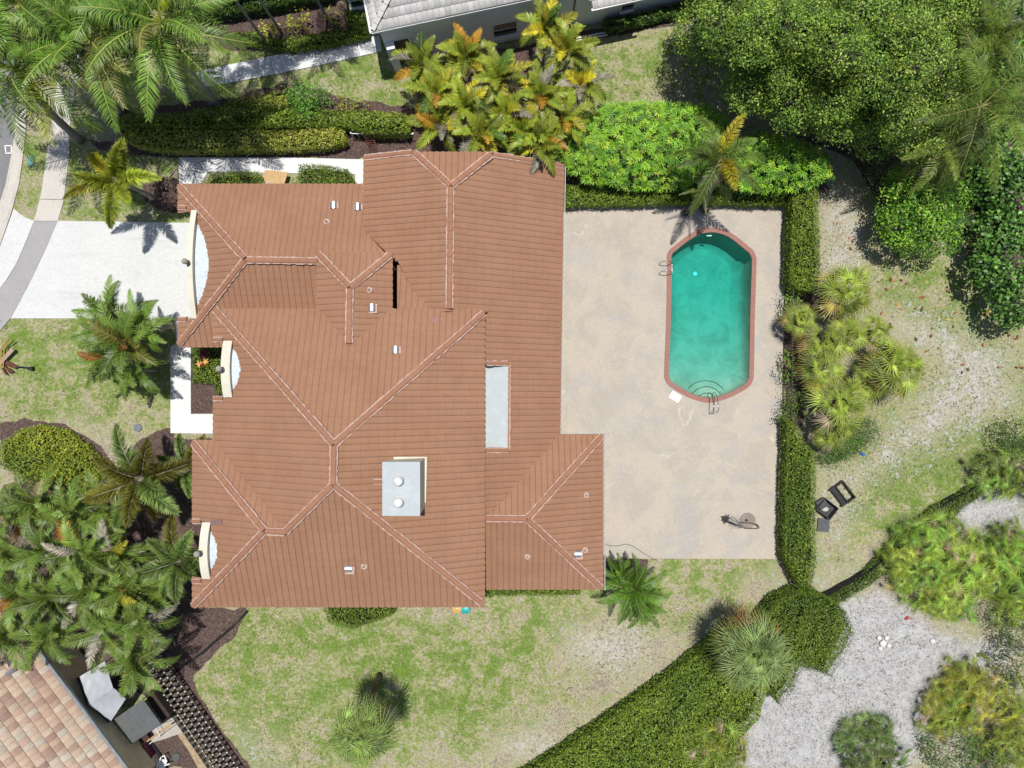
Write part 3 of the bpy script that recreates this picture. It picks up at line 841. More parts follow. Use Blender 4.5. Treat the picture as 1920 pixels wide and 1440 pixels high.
# solid gable end of the north wing and a near-black floor painted as the shade of the narrow light well
mb = MB()
gpts = [(685,296),(775,286),(920,291),(1050,311)]
tp = [pl_Cw.hit(*gpts[0]), pl_Cw.hit(*gpts[1]), pl_Ce.hit(*gpts[2]), pl_Ce.hit(*gpts[3])]
tp = [Vector((v.x, 11.1, v.z - .12)) for v in tp]
mb.add([*tp, *[Vector((v.x, v.y, -.1)) for v in tp]], [(0,4,5,1),(1,5,6,2),(2,6,7,3)])
mb.build('gable_wall', M_STUCCO, house)
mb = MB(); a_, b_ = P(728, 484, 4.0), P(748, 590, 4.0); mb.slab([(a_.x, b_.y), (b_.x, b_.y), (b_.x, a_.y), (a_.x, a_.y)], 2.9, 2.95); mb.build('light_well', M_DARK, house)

# eave soffits and white gutters
gt = MB()
def gut(p1, p2, w=.11):
    gt.bar(P(*p1), P(*p2), .045, .07)
gut((1060,309,2.95),(1053.5,812,2.95)); gut((1053.5,811.5,2.951),(1134,811.5,2.951)); gut((1134,812,2.95),(1134,1106,2.95))
gt.build('gutter', simple('weathered_gutter', (.42,.42,.41), .6), house)
sf = MB()
for pts, z in (([(336,348),(680,348),(680,400),(380,400),(366,394),(336,390)], 2.88), ([(336,600),(380,600),(460,650),(336,650)], 2.88), ([(402,580),(906,584),(906,750),(402,750),(404,745),(440,745),(440,640),(402,638)], 5.36), ([(402,750.5),(906,750.5),(906,827),(402,827)], 5.36), ([(364,827.5),(906,827.5),(906,1136),(364,1136),(364,1090),(400,1088),(400,978),(364,976)], 5.36),
               ([(1045,816),(1130,816),(1130,1103),(912,1103),(912,960)], 2.88), ([(596,476),(733,476),(733,590),(596,590)], 5.37)):
    q_ = [tuple(P(x, y, z)[:2]) for x, y in pts]
    sf.slab(q_, z, z + .05)
sof = sf.build('soffit', M_STUCCO, house)
# the soffit boards must not block the arched notches

# white flat roof panel
mflat, nt, b, _ = newmat('weathered_white_membrane'); p = wpos(nt)
f1 = nz(nt, 16, 6, .85, p, .6); cc = ramp(nt, f1, [(0.50, (0.40, 0.44, 0.455)), (0.66, (0.32, 0.36, 0.375)), (0.74, (0.13, 0.13, 0.13))])
cc = mix(nt, mth(nt, 'MULTIPLY', sstep(nt, nz(nt, 1.6, 4, .6, p), .5, .65), .4), cc, (0.46, 0.52, 0.56))
nt.links.new(cc, b.inputs['Base Color']); b.inputs['Roughness'].default_value = .7
mb = MB(); zf = pl_Ce.hit(953, 760).z + .03; a_, b_ = P(908, 684, zf), P(954, 842, zf)
mb.slab([(a_.x, b_.y), (b_.x, b_.y), (b_.x, a_.y), (a_.x, a_.y)], zf - .6, zf); mb.build('flat_roof', mflat, house)

# parapets and vaults
def scal(v, capx0, capx1, up, cat):
    pl = v['pl']; n = 24; par = MB(); vt = MB(); xw0, xw1 = capx0, capx1
    ysv = [v['yc'] + v['hw'] * (-1 + 2 * i / n) for i in range(n + 1)]
    # vault from behind the parapet to where it meets the tiles
    vs = []; 
    for y in ysv:
        z = vz(v, y); xi = pl.o.x + (pl.z(pl.o.x, y) - z) / pl.pitch * -1 * (1 if pl.d.x < 0 else -1)
        xi = pl.o.x + (z - pl.z0) / pl.pitch
        vs += [(xw0 + .05, y, z + .02), (max(xi + .16, xw1 + .02), y, z + .02)]
    vt.add(vs, [(2*i, 2*i+1, 2*i+3, 2*i+2) for i in range(n)])
    # parapet wall, ground level up to the arched cap
    ins = []
    fr_ = [(xw0 + .04, y, vz(v, y) + up) for y in ysv] + [(xw1 - .03, y, vz(v, y) + up) for y in ysv]
    lo_ = [(x, y, -.1) for x, y, z in fr_]; N1 = n + 1
    f = []
    for i in range(n):
        f += [(i, i+1, N1+i+1, N1+i), (i, 2*N1+i, 2*N1+i+1, i+1), (N1+i, N1+i+1, 3*N1+i+1, 3*N1+i)]
    f += [(0, N1, 3*N1, 2*N1), (n, 2*N1+n, 3*N1+n, N1+n)]
    par.add(fr_ + lo_, f)
    p_ = par.build('parapet', M_CREAM, house)
    cp = MB(); vs = []
    for y in ysv: 
        z = vz(v, y) + up
        vs += [(xw0 - .04, y, z), (xw1 + .0, y, z), (xw1 + .0, y, z + .10), (xw0 - .04, y, z + .10)]
    f = []
    for i in range(n):
        for k in range(4): k2 = (k+1) % 4; f.append((4*i+k, 4*i+k2, 4*(i+1)+k2, 4*(i+1)+k))
    f += [(0,1,2,3), (4*n+3, 4*n+2, 4*n+1, 4*n)]
    cp.add(vs, f); cp.build('coping', M_CREAM, p_)
    zt = vz(v, v['yc']) + up + .10
    fi = MB(); fi.box((xw0 + .02, v['yc'], zt + .05), (.20, .20, .12)); fi.lathe((xw0 + .02, v['yc'], zt + .1), [(.05, 0), (.06, .06), (.12, .12), (.15, .2), (.15, .27), (.11, .34), (.04, .38)], 16)
    fi.build('finial', M_STONE, p_, smooth=False)
    bk_ = MB(); vs = []
    vt.build('vault_roof', M_FLATROOF, p_)
vb = vA; scal(vA, P(354, 495, 4.0).x, P(363, 495, 4.0).x, 0.22, '')
scal(vD, P(419, 692, 6.2).x, P(434, 692, 6.2).x, 0.16, '')
scal(vE, P(378, 1033, 6.2).x, P(392, 1033, 6.2).x, 0.18, '')

# chimney
ch = MB(); x0, x1, y1, y0 = -5.70, -4.09, -3.47, -5.80
ch.slab([(x0,y0),(x1,y0),(x1,y1),(x0,y1)], 5.6, 8.55)
chim = ch.build('chimney', M_CREAM, house)
c2 = MB(); c2.slab([(x0-.03,y0-.03),(x1+.03,y0-.03),(x1+.03,y1+.03),(x0-.03,y1+.03)], 8.55, 8.64); c2.build('chimney_cap', mflat, chim)
for yy in (904, 944):
    c3 = MB(); q_ = P(749, yy - 4, 8.64)
    c3.lathe((q_.x, q_.y, 8.64), [(.24, 0), (.24, .04), (.17, .06), (.165, .30), (.21, .31), (.215, .36), (.20, .47), (.12, .52), (.02, .53)], 20)
    c3.build('flue_cap', simple('white_flue_cap', (.8,.8,.79), .35, 0.2), chim, smooth=True)
c4 = MB(); A = pl_De.hit(739, 856); B = pl_De.hit(801, 856); Cc = pl_De.hit(799, 942)
c4.prism([A + Vector((0,0,.13)), B + Vector((0,0,.13)), B + Vector((0,-.28,.13)), A + Vector((0,-.28,.13))][::-1], .03)
c4.prism([B + Vector((-.12,-.28,.15)), B + Vector((0,-.28,.13)), Cc + Vector((0,0,.13)), Cc + Vector((-.12,0,.15))][::-1], .03)
c4.build('flashing', M_CREAM, chim)

# attic vents and soil pipes
allpl = {'An': pl_An, 'Be': pl_Be, 'Dn': pl_Dn, 'Ds': pl_Ds, 'Fe': pl_Fe, 'Fs': pl_Fs, 'Cw': pl_Cw}
for (x, y, k, rz) in ((626,386,'An',0),(671,389,'An',0),(698,577,'Be',0),(742,656,'Dn',0),(655,1065,'Ds',math.pi/2),(1083,1038,'Fe',math.pi/2)):
    q_ = allpl[k].hit(x, y); fl = MB(); fl.box((q_.x + .04, q_.y - .05, q_.z + .07), (.44, .44, .03), 0, 0); 
    vent = fl.build('roof_vent', M_MORTAR, house)
    hd = MB(); n = 10; vs = []
    for s_ in (-.17, .17):
        for i in range(n + 1):
            an = math.pi * i / n; vs.append((q_.x + (.18*math.cos(an) if rz == 0 else s_), q_.y + (s_ if rz == 0 else .18*math.cos(an)), q_.z + .09 + .15*math.sin(an)))
    hd.add(vs, [(i, i+1, n+1+i+1, n+1+i) for i in range(n)] + [tuple(range(n+1))[::-1], tuple(range(n+1, 2*n+2))]); hd.build('hood', M_METAL, vent)
for (x, y, k) in ((613,416,'An'),(693,544,'Be'),(1099,928,'Fe'),(1097,1031,'Fe'),(989,1043,'Fs'),(683,1061,'Ds')):
    q_ = allpl[k].hit(x, y); fl = MB(); fl.lathe((q_.x, q_.y, q_.z), [(.16, .04), (.15, .075), (.09, .09)], 14); pp = fl.build('vent_pipe', M_MORTAR, house)
    t_ = MB(); t_.lathe((q_.x, q_.y, q_.z), [(.055, .05), (.055, .22), (.04, .22), (.04, .12)], 12); t_.build('pipe', M_STONE, pp)
q_ = pl_Dn.hit(816, 600); mb = MB(); mb.box((q_.x, q_.y, q_.z + .075), (.26, .30, .03)); mb.build('roof_patch', simple('greyish_patch', (.30,.17,.14), .8), house)
q_ = pl_Ew.hit(405, 978); mb = MB(); 
v_ = [pl_Ew.hit(395, 974), pl_Ew.hit(417, 974), pl_Ew.hit(417, 983), pl_Ew.hit(395, 983)]
mb.prism([w + Vector((0,0,.085)) for w in v_], .02); mb.build('roof_patch', simple('worn_grey_patch', (.25,.16,.15), .9, var=.3, scale=14), house)
# ------------------------------------------------------------------ NEIGHBOURING BUILDINGS
def tile_attr_mat(name, rough=.8):
    m, nt, b, _ = newmat(name); a = nt.nodes.new('ShaderNodeAttribute'); a.attribute_name = 'Col'
    p = wpos(nt); v = ramp(nt, nz(nt, 7, 5, .75, p), [(0.3, (.80,.80,.80)), (0.7, (1.1,1.1,1.1))])
    nt.links.new(mix(nt, 1.0, a.outputs['Color'], v, 'MULTIPLY'), b.inputs['Base Color']); b.inputs['Roughness'].default_value = rough
    b.inputs['Specular IOR Level'].default_value = .2; return m
M_FLATTILE = tile_attr_mat('flat_concrete_tile')
def flat_tiles(pl, poly, tw, tl, pal, w, seed, parent, shift=.5, lift=.045, name='roof', thick=.02):
    """rows of separate flat tiles on a roof plane, each course lapping the one below"""
    r = np.random.default_rng(seed); pts = [pl.hit(*q_) for q_ in poly]; pw = [(v.x, v.y) for v in pts]
    uv = [((Vector(a) - pl.o).dot(pl.e), -(Vector(a) - pl.o).dot(pl.d)) for a in pw]
    u0, u1 = min(a for a, b in uv), max(a for a, b in uv); v0, v1 = min(b for a, b in uv), max(b for a, b in uv)
    V = []; T = []; C = []; n = 0; pal = np.array(pal); w = np.array(w) / sum(w)
    for j in range(math.floor(v0/tl), math.ceil(v1/tl)):
        for i in range(math.floor(u0/tw) - 1, math.ceil(u1/tw) + 1):
            ua = (i + (shift if j % 2 else 0)) * tw; ub = ua + tw - .012; va, vb = j * tl, (j + 1) * tl + .02
            um, vm = (ua+ub)/2, (va+vb)/2; cxy = pl.o + pl.e * um - pl.d * vm
            if not in_poly(np.array([cxy.x]), np.array([cxy.y]), pw)[0]: continue
            q = []
            for (u, v, dz) in ((ua, va, lift), (ub, va, lift), (ub, vb, .008), (ua, vb, .008), (ua, va, lift - thick - .02), (ub, va, lift - thick - .02)):
                p2 = pl.o + pl.e * u - pl.d * v; q.append((p2.x, p2.y, pl.z0 + pl.pitch * v + dz))
            V += q; T += [(n, n+1, n+2), (n, n+2, n+3), (n+4, n+5, n+1), (n+4, n+1, n)]; n += 6
            c = pal[r.choice(len(pal), p=w)] * (1 + r.normal(0, .05)); C += [c] * 4 + [c*.8] * 2
    ga = GA(); ga.add(np.array(V, float), np.array(T), np.clip(np.array(C), .01, .85))
    o = ga.build(name, M_FLATTILE, parent)
    under = MB(); under.prism([v + Vector((0, 0, -.01)) for v in pts], .06); 
    under.build('roof_deck', simple('roof_underlay', (.16,.13,.115), .9), o)
    return o
M_GLASS = simple('dark_window_glass', (.02, .045, .045), .06, var=.3, scale=2, spec=.8)
M_WSTUCCO = simple('cool_white_stucco', (.78, .81, .82), .85, var=.05, scale=1.2, bmp=.3)
wb = empty('white_building', P(1000, 40), 'long white rendered building with a pale grey tiled roof at the top edge', 'building')
def wline(s, off=0.0, z=0.0):
    """point on the south wall of the white building, s in photo px along x at the ground"""
    y = 122 - .2095 * (s - 735); p = P(s, y); nx_, ny_ = -.205, -.979
    return Vector((p.x + nx_ * off * -1 * -1 if False else p.x + .205 * -off * -1 * 0 + (.205) * off, p.y - .979 * off, z))
a0, a1 = wline(735), wline(1318); dirx = (a1 - a0).normalized(); nout = Vector((dirx.y, -dirx.x, 0))
if nout.y > 0: nout = -nout
def wp(s, off=0., z=0.):
    p = wline(s); return Vector((p.x + nout.x * off, p.y + nout.y * off, z))
mb = MB(); north = -nout * 9
mb.slab([tuple(wp(735)[:2]), tuple(wp(1318)[:2]), tuple((wp(1318) + north)[:2]), tuple((wp(735) + north)[:2])], -.1, 3.62)
mb.build('wall', M_WSTUCCO, wb)
pS = Plane((nout.x, nout.y), (697, 60, 3.75), .38)
wdir = -dirx
pW = Plane((wdir.x, wdir.y), (697, 60, 3.75), .38)
PALE = [(.53,.515,.50),(.57,.555,.54),(.50,.49,.47)]
def topx(p): k_ = FP / (H - p.z); return (p.x * k_ + 960, 720 - p.y * k_)
E0 = pS.hit(697, 60); dN = -nout
def rp(a, b): q_ = E0 + dirx * a + dN * b; q_.z = 3.75 + .38 * min(b, 9.6 - b); return q_
E1, E2, E3, R1, R2 = rp(20.5, 0), rp(20.5, 9.6), rp(0, 9.6), rp(4.8, 4.8), rp(15.7, 4.8)
flat_tiles(pS, [topx(q_) for q_ in (E0, E1, R2, R1)], .30, .42, PALE, [2,2,1], 1, wb, lift=.05)
flat_tiles(pW, [topx(q_) for q_ in (E0, R1, E3)], .30, .42, PALE, [2,2,1], 2, wb, lift=.05)
mb = MB(); mb.prism([E2, E3, R1, R2], .06); mb.prism([E1, E2, R2], .06); mb.build('roof', simple('pale_roof_tiles', (.53,.515,.50), .8, var=.08, scale=5), wb)
h0, h1 = E0 + Vector((.06,.06,.02)), R1
mb = MB(); nn_ = 20
for i in range(nn_):
    c0, c1 = h0.lerp(h1, i/nn_), h0.lerp(h1, (i+.96)/nn_); mb.bar(c0 + Vector((0,0,.09)), c1 + Vector((0,0,.07)), .26, .05)
mb.build('hip_tile', simple('pale_hip_tile', (.53,.515,.50), .8, var=.06), wb)
mb = MB(); g0, g1, g2 = P(696, 61.5, 3.70), P(1000, -2.5, 3.70), P(673, -60, 3.70)
for a_, b_ in ((g0, g1), (g0, g2)):
    off_ = nout * .07 if b_ is g1 else wdir * .07
    mb.bar(a_ + off_, b_ + off_, .02, .12); mb.bar(a_ - off_*.2, b_ - off_*.2, .02, .12)
    mb.bar(a_ + off_*.4 + Vector((0,0,-.055)), b_ + off_*.4 + Vector((0,0,-.055)), .13, .015)
mb.build('gutter', M_WHITEMET, wb)
mb = MB(); mb.bar(g0 + Vector((0,0,-.03)) + nout*-.12, g1 + Vector((0,0,-.03)) + nout*-.12, .14, .04); mb.build('eave_board', M_DARK, wb)
def wbox(mb_, s0, s1, z0, z1, o0, o1):
    a, b, c, d = wp(s0, o0), wp(s1, o0), wp(s1, o1), wp(s0, o1); mb_.slab([tuple(v[:2]) for v in (a, b, c, d)], z0, z1)
# brown door between white pilasters
mb = MB(); wbox(mb, 752, 778, 0, 2.45, -.02, .05); dd = mb.build('door', simple('dark_brown_door', (.085,.065,.062), .6, var=.1), wb)
mb = MB(); wbox(mb, 764, 776, 1.75, 2.3, .05, .07); mb.build('door_panel', simple('brick_red_panel', (.17,.055,.05), .6), dd)
mb = MB(); wbox(mb, 738, 752, 0, 2.55, -.02, .42); mb.build('pilaster', M_WSTUCCO, wb)
mb = MB(); wbox(mb, 778, 782, 0, 2.5, -.02, .10); mb.build('door_frame', M_WHITEMET, wb)
mb = MB(); wbox(mb, 752, 783, -.02, .04, .02, .5); mb.build('threshold', simple('grey_step', (.30,.30,.31), .8), wb)
for s0, s1, z0, z1 in ((927, 968, .75, 2.0), (1160, 1182, .7, 1.75), (1275, 1300, .9, 1.6)):
    mb = MB(); wbox(mb, s0, s1, z0, z1, -.05, .012); w_ = mb.build('window', M_GLASS, wb)
    mb = MB(); wbox(mb, s0 - 1.5, s1 + 1.5, z0 - .12, z0 - .02, -.02, .16); mb.build('sill', M_WHITEMET, w_)
    mb = MB(); wbox(mb, s0 - 2, s0, z0, z1, -.02, .04); wbox(mb, s1, s1 + 2, z0, z1, -.02, .04); wbox(mb, s0 - 2, s1 + 2, z1, z1 + .06, -.02, .04); wbox(mb, s0, s1, (z0+z1)/2 - .02, (z0+z1)/2 + .02, 0, .03)
    mb.build('frame', M_WHITEMET, w_)
for s0 in (959, 1004):
    mb = MB(); wbox(mb, s0, s0 + 6, 2.1, 2.3, -.02, .04); v_ = mb.build('wall_vent', M_WHITEMET, wb)
mb = MB(); a_ = wp(1070, .06, 0); mb.tube([(a_.x, a_.y, .05), (a_.x, a_.y, 3.0)], .045, 8); mb.build('downpipe', simple('grey_brown_pipe', (.20,.19,.17), .6), wb)
# lower roof over the projecting corner
pL = Plane((nout.x, nout.y), (1112, 18, 2.9), .3)
flat_tiles(pL, [(1110,18),(1205,-3),(1210,-20),(1106,-20)], .30, .40, PALE, [2,2,1], 5, wb, lift=.05)
mb = MB(); a_, b_ = P(1109, 19.5, 2.86), P(1215, -4, 2.86); mb.bar(a_, b_, .12, .10); mb.build('gutter', M_WHITEMET, wb)
mb = MB(); a_ = wp(1064, .18, .12)
n = 18; rg = [(a_.x + .32*math.cos(2*math.pi*i/n), a_.y + .04*math.sin(2*math.pi*i/n), .38 + .32*math.sin(2*math.pi*i/n)) for i in range(n+1)]
mb.tube(rg, .07, 8); mb.tube([(x*.5 + a_.x*.5, y*.5+a_.y*.5 - .05, z*.5+.19) for x, y, z in rg], .05, 6)
tag(mb.build('hose_reel', M_BLACK), 'black coiled hose hung on the white wall beside the downpipe', 'hose')
for k in range(2):
    mb = MB(); a_, b_ = P(1078, 73 + 5*k), P(1139, 61 + 5*k); mb.bar((a_.x, a_.y, .05), (b_.x, b_.y, .05), .07, .08)
    tag(mb.build('white_gutter_length', M_WHITEMET), ('upper' if k == 0 else 'lower') + ' of two white bars lying at the edge of the lawn by the white wall', 'gutter piece')
mb = MB(); mb.tube([P(1311,14,.08), P(1312,24,.1), P(1315,34,.1), P(1322,42,.06)], .06, 7); tag(mb.build('drain_hose', simple('grey_hose',(.22,.22,.24),.5)), 'grey curved drain hose at the far right end of the white wall', 'hose')
# second wing in the upper left
wa = empty('white_wing', P(430, -5), 'white rendered wing in the upper left with bay window behind the dark hedge', 'building')
mb = MB(); mb.slab([tuple(P(x, y)[:2]) for x, y in ((374,26),(655,-22),(655,-230),(374,-200))], -.1, 3.3); mb.build('wall', M_WSTUCCO, wa)
mb = MB(); A_, B_, C_, D_ = [P(x, y).xy.to_3d() for x, y in ((374,26),(655,-22),(655,-230),(374,-200))]
for p_ in (A_, B_, C_, D_): p_.z = 3.3
R1, R2 = (A_ + D_)/2 + Vector((2.6,0,1.3)), (B_ + C_)/2 + Vector((-2.6,0,1.3))
mb.prism([A_, B_, R2, R1], .06); mb.prism([C_, D_, R1, R2], .06); mb.prism([D_, A_, R1], .06); mb.prism([B_, C_, R2], .06)
mb.build('roof', simple('pale_roof_tiles_b', (.53,.515,.50), .8, var=.08, scale=5), wa)
mb = MB(); mb.slab([tuple(P(x, y)[:2]) for x, y in ((662,32),(694,26),(684,-30),(655,-24))], -.1, .75); mb.build('bay_base', M_WHITEMET, wa)
mb = MB(); mb.slab([tuple(P(x, y)[:2]) for x, y in ((666,28),(692,23),(684,-30),(658,-24))], .75, 2.1); bw = mb.build('window', M_GLASS, wa)
mb = MB()
for x, y in ((666,28),(692,23)):
    q_ = P(x, y); mb.box((q_.x, q_.y, 1.42), (.09, .09, 1.38))
a_, b_ = P(666, 28), P(692, 23); mb.bar((a_.x, a_.y, 1.4), (b_.x, b_.y, 1.4), .06, .05); mb.bar((a_.x, a_.y, 2.12), (b_.x, b_.y, 2.12), .1, .06); mb.build('frame', M_WHITEMET, bw)

# tan tiled house lower left
th = empty('tan_tiled_house', P(60, 1400), 'neighbouring house with a mottled tan and pink flat tile roof in the bottom left corner', 'house')
e0, e1 = P(-60, 1048, 3.0), P(260, 1473, 3.0); ed = (e1 - e0).normalized(); en = Vector((-ed.y, ed.x, 0))
if en.y < 0: en = -en
pT = Plane((en.x, en.y), (150, 1327, 3.0), .38)
TAN = [(.44,.31,.23),(.47,.35,.26),(.44,.38,.31),(.37,.25,.19),(.31,.20,.16),(.48,.38,.29)]
flat_tiles(pT, [(-60,1046),(262,1473),(200,1600),(-300,1600),(-300,1046)], .32, .46, TAN, [4,3,3,2,1.2,3], 11, th, lift=.06)
mb = MB(); A, B = e0 - en*.45, e1 - en*.45
mb.slab([tuple(A[:2]), tuple(B[:2]), tuple((B - en*9)[:2]), tuple((A - en*9)[:2])], -.1, 2.8); mb.build('wall', simple('tan_stucco', (.76,.62,.41), .85, var=.1), th)
mb = MB(); mb.bar(e0 + en*.06 + Vector((0,0,-.02)), e1 + en*.06 + Vector((0,0,-.02)), .15, .12); mb.build('gutter', simple('blue_grey_gutter', (.22,.25,.27), .5), th)
q_ = pT.hit(24, 1257); mb = MB(); mb.tube([(q_.x - .2, q_.y - .12, q_.z + .15), (q_.x + .2, q_.y + .12, q_.z + .15)], .11, 10); mb.build('roof_vent', M_METAL, th)
# side yard
flat('path', [(295,1272),(340,1345),(412,1440),(440,1480),(395,1480),(352,1405),(300,1330),(270,1290)], -.1, .01, simple('sandy_strip', (.42,.32,.20), .95, var=.25, scale=5, bmp=.5))
flat('path', [(150,1330),(262,1360),(298,1410),(322,1480),(190,1480)], -.1, .013, simple('beige_slab', (.36,.30,.25), .9, var=.15))
flat('path', [(262,1352),(330,1338),(352,1370),(310,1385),(286,1392)], -.1, .016, simple('pale_slab', (.42,.39,.35), .9, var=.1))
mb = MB(); mb.tube([P(300,1300,.1), P(345,1368,.12), P(385,1428,.1), P(410,1470,.1)], .05, 6); tag(mb.build('garden_edging', M_BLACK), 'thin black edging strip between the paved yard and the sandy strip in the bottom left', 'edging')
mtarp = simple('silver_tarpaulin', (.40,.42,.45), .38, var=.06, scale=3, bmp=.5, spec=.6)
# tarpaulin with a ridge and sagging sides
tp = empty('tarpaulin', P(190, 1310), 'silver grey tarpaulin canopy stretched beside the tan roofed house', 'tarpaulin')
def sheet(name, q4, nu, nv, sag, mat, parent, thick=.02, wr=.03, seed=1):
    A, B, Cc, D = [P(*q_) for q_ in q4]; vs = []; 
    for j in range(nv + 1):
        for i in range(nu + 1):
            u, v = i/nu, j/nv; p = (A*(1-u) + B*u)*(1-v) + (D*(1-u) + Cc*u)*v
            z = p.z - sag*math.sin(math.pi*u)*math.sin(math.pi*v) + wr*math.sin(u*17 + v*5 + seed)*math.sin(v*9 + seed)
            vs.append((p.x, p.y, z))
    n1 = (nu+1)*(nv+1); mb = MB(); fs = []
    for j in range(nv):
        for i in range(nu):
            a = j*(nu+1)+i; fs += [(a, a+1, a+nu+2, a+nu+1), (n1+a+nu+1, n1+a+nu+2, n1+a+1, n1+a)]
    vs += [(x, y, z - thick) for x, y, z in vs]; mb.add(vs, fs); return mb.build(name, mat, parent, smooth=True)
sheet('sheet', [(150,1268,1.9),(196,1240,1.9),(212,1290,2.4),(166,1322,2.4)], 16, 10, .10, mtarp, tp)
sheet('sheet', [(166,1322,2.4),(212,1290,2.4),(236,1310,1.9),(208,1352,1.9)], 16, 10, .08, mtarp, tp, seed=3)
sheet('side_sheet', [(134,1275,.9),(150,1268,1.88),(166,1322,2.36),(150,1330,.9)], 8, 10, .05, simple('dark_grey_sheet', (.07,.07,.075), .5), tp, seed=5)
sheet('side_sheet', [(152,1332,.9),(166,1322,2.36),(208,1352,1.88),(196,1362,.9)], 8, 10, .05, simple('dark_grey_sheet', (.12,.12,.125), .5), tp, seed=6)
mb = MB()
for x, y, z in ((150,1268,1.85),(196,1242,1.85),(208,1350,1.85),(236,1310,1.85)):
    q_ = P(x, y, z); mb = MB(); mb.tube([(q_.x, q_.y, 0), (q_.x, q_.y, z)], .025, 6); mb.build('pole', M_STEEL, tp)
# corrugated sheet
A, B, Cc, D = P(209,1352,1.5), P(268,1311,1.9), P(302,1358,1.9), P(246,1395,1.5)
mb = MB(); nu = 66; vs = []
for j in range(2):
    for i in range(nu+1):
        u = i/nu; a = A.lerp(D, u); b_ = B.lerp(Cc, u); p = a.lerp(b_, j); vs.append((p.x, p.y, p.z + .018*math.sin(u*2*math.pi*16)))
vs += [(x, y, z-.01) for x, y, z in vs]; m2 = 2*(nu+1)
mb.add(vs, [(i, i+1, nu+2+i, nu+1+i) for i in range(nu)] + [(m2+nu+1+i, m2+nu+2+i, m2+i+1, m2+i) for i in range(nu)])
cs = mb.build('corrugated_sheet', simple('dull_corrugated_metal', (.17,.18,.185), .5, .3, var=.1), None, smooth=True); tag(cs, 'dull grey corrugated roof sheet on posts next to the silver tarpaulin', 'roof sheet')
mb = MB(); 
for p in (A, B, Cc, D): mb = MB(); mb.tube([(p.x, p.y, 0), (p.x, p.y, p.z - .03)], .03, 6); mb.build('post', M_TRUNKB, cs)
def mk(name, label, cat, mat, f, group=None, smooth=False):
    mb = MB(); f(mb); return tag(mb.build(name, mat, None, smooth), label, cat, group)
mk('storage_box', 'long dark brown open-topped box beside the corrugated sheet', 'box', simple('dark_brown_timber', (.045,.03,.022), .8), lambda m: (m.slab([tuple(P(x,y,1.1)[:2]) for x,y in ((270,1304),(284,1296),(318,1342),(304,1356))], 0, 1.05),))
mk('black_box', 'black square box against the tan wall beside the dark tarpaulin edge', 'box', M_BLACK, lambda m: (m.slab([tuple(P(x,y,1.0)[:2]) for x,y in ((103,1263),(116,1251),(128,1266),(115,1275))], 0, .9), m.slab([tuple(P(x,y,1.0)[:2]) for x,y in ((105,1263),(116,1253),(126,1266),(115,1273))], .9, .95)))
def cooler(m):
    c = P(268, 1414, .5); rz = math.radians(-55)
    m.box((c.x, c.y, .25), (.86, .62, .46), rz); m.box((c.x, c.y, .52), (.92, .68, .10), rz); m.box((c.x, c.y, .585), (.78, .54, .03), rz)
cb_ = mk('plastic_chest', 'maroon plastic chest with rounded lid in the side yard', 'chest', simple('maroon_plastic', (.14,.012,.055), .4, spec=.5), cooler)
bv = cb_.modifiers.new('b', 'BEVEL'); bv.width = .03; bv.segments = 3
mk('timber_plank', 'orange timber plank lying across the side yard', 'plank', simple('orange_timber', (.50,.30,.12), .8), lambda m: m.bar(P(250,1408,.35), P(322,1357,.45), .09, .05))
mk('grey_pole', 'thin grey pole lying beside the orange plank', 'pole', M_METAL, lambda m: m.tube([P(256,1411,.3), P(326,1361,.4)], .018, 6))
mk('metal_rail', 'thin black rail reaching from the plank across the sandy strip', 'pole', M_BLACK, lambda m: m.tube([P(230,1380,.9), P(324,1350,1.0)], .015, 6))
mk('white_frame', 'short white angled frame lying on the end of the plank', 'frame', M_WHITEMET, lambda m: (m.tube([P(291,1365,.6), P(300,1380,.6)], .02, 6), m.tube([P(300,1380,.6), P(280,1395,.55)], .02, 6)))  # plain white angled frame of two thin tubes
mk('terracotta_crate', 'terracotta coloured box under the end of the corrugated sheet', 'box', simple('terracotta_plain', (.42,.17,.09), .8), lambda m: (m.box(P(262,1391,.25), (.42,.40,.45), .6), m.box(P(262,1391,.5), (.46,.44,.04), .6)))
mk('dark_crate', 'dark brown crate beside the terracotta coloured box', 'box', simple('dark_wood2', (.06,.035,.025), .8), lambda m: (m.box(P(272,1383,.3), (.35,.34,.5), .6), m.box(P(272,1383,.58), (.38,.37,.04), .6)))
mk('round_lid', 'dark grey round lid lying on the brown soil of the side yard', 'lid', simple('dark_grey_plastic', (.09,.095,.10), .6), lambda m: m.lathe(P(330,1420,0), [(.24,0),(.24,.04),(.20,.06),(.02,.07)], 20))  # plain round grey lid
def folded(m):
    for (x0,y0,x1,y1) in ((294,1440,302,1420),(302,1420,308,1416),(308,1416,313,1428),(300,1438,318,1432),(292,1424,300,1432)):
        m.bar(P(x0,y0,.4), P(x1,y1,.5), .06, .05)
    m.lathe(P(308,1428,.2), [(.17,0),(.20,.12),(.18,.14)], 14); m.lathe(P(305,1441,.2), [(.17,0),(.20,.12),(.18,.14)], 14); m.box(P(300,1432,.3), (.3,.28,.05), .7)
mk('stacked_garden_chair', 'jumble of folded white garden chair frames at the bottom left edge', 'chair', M_WHITEMET, folded)
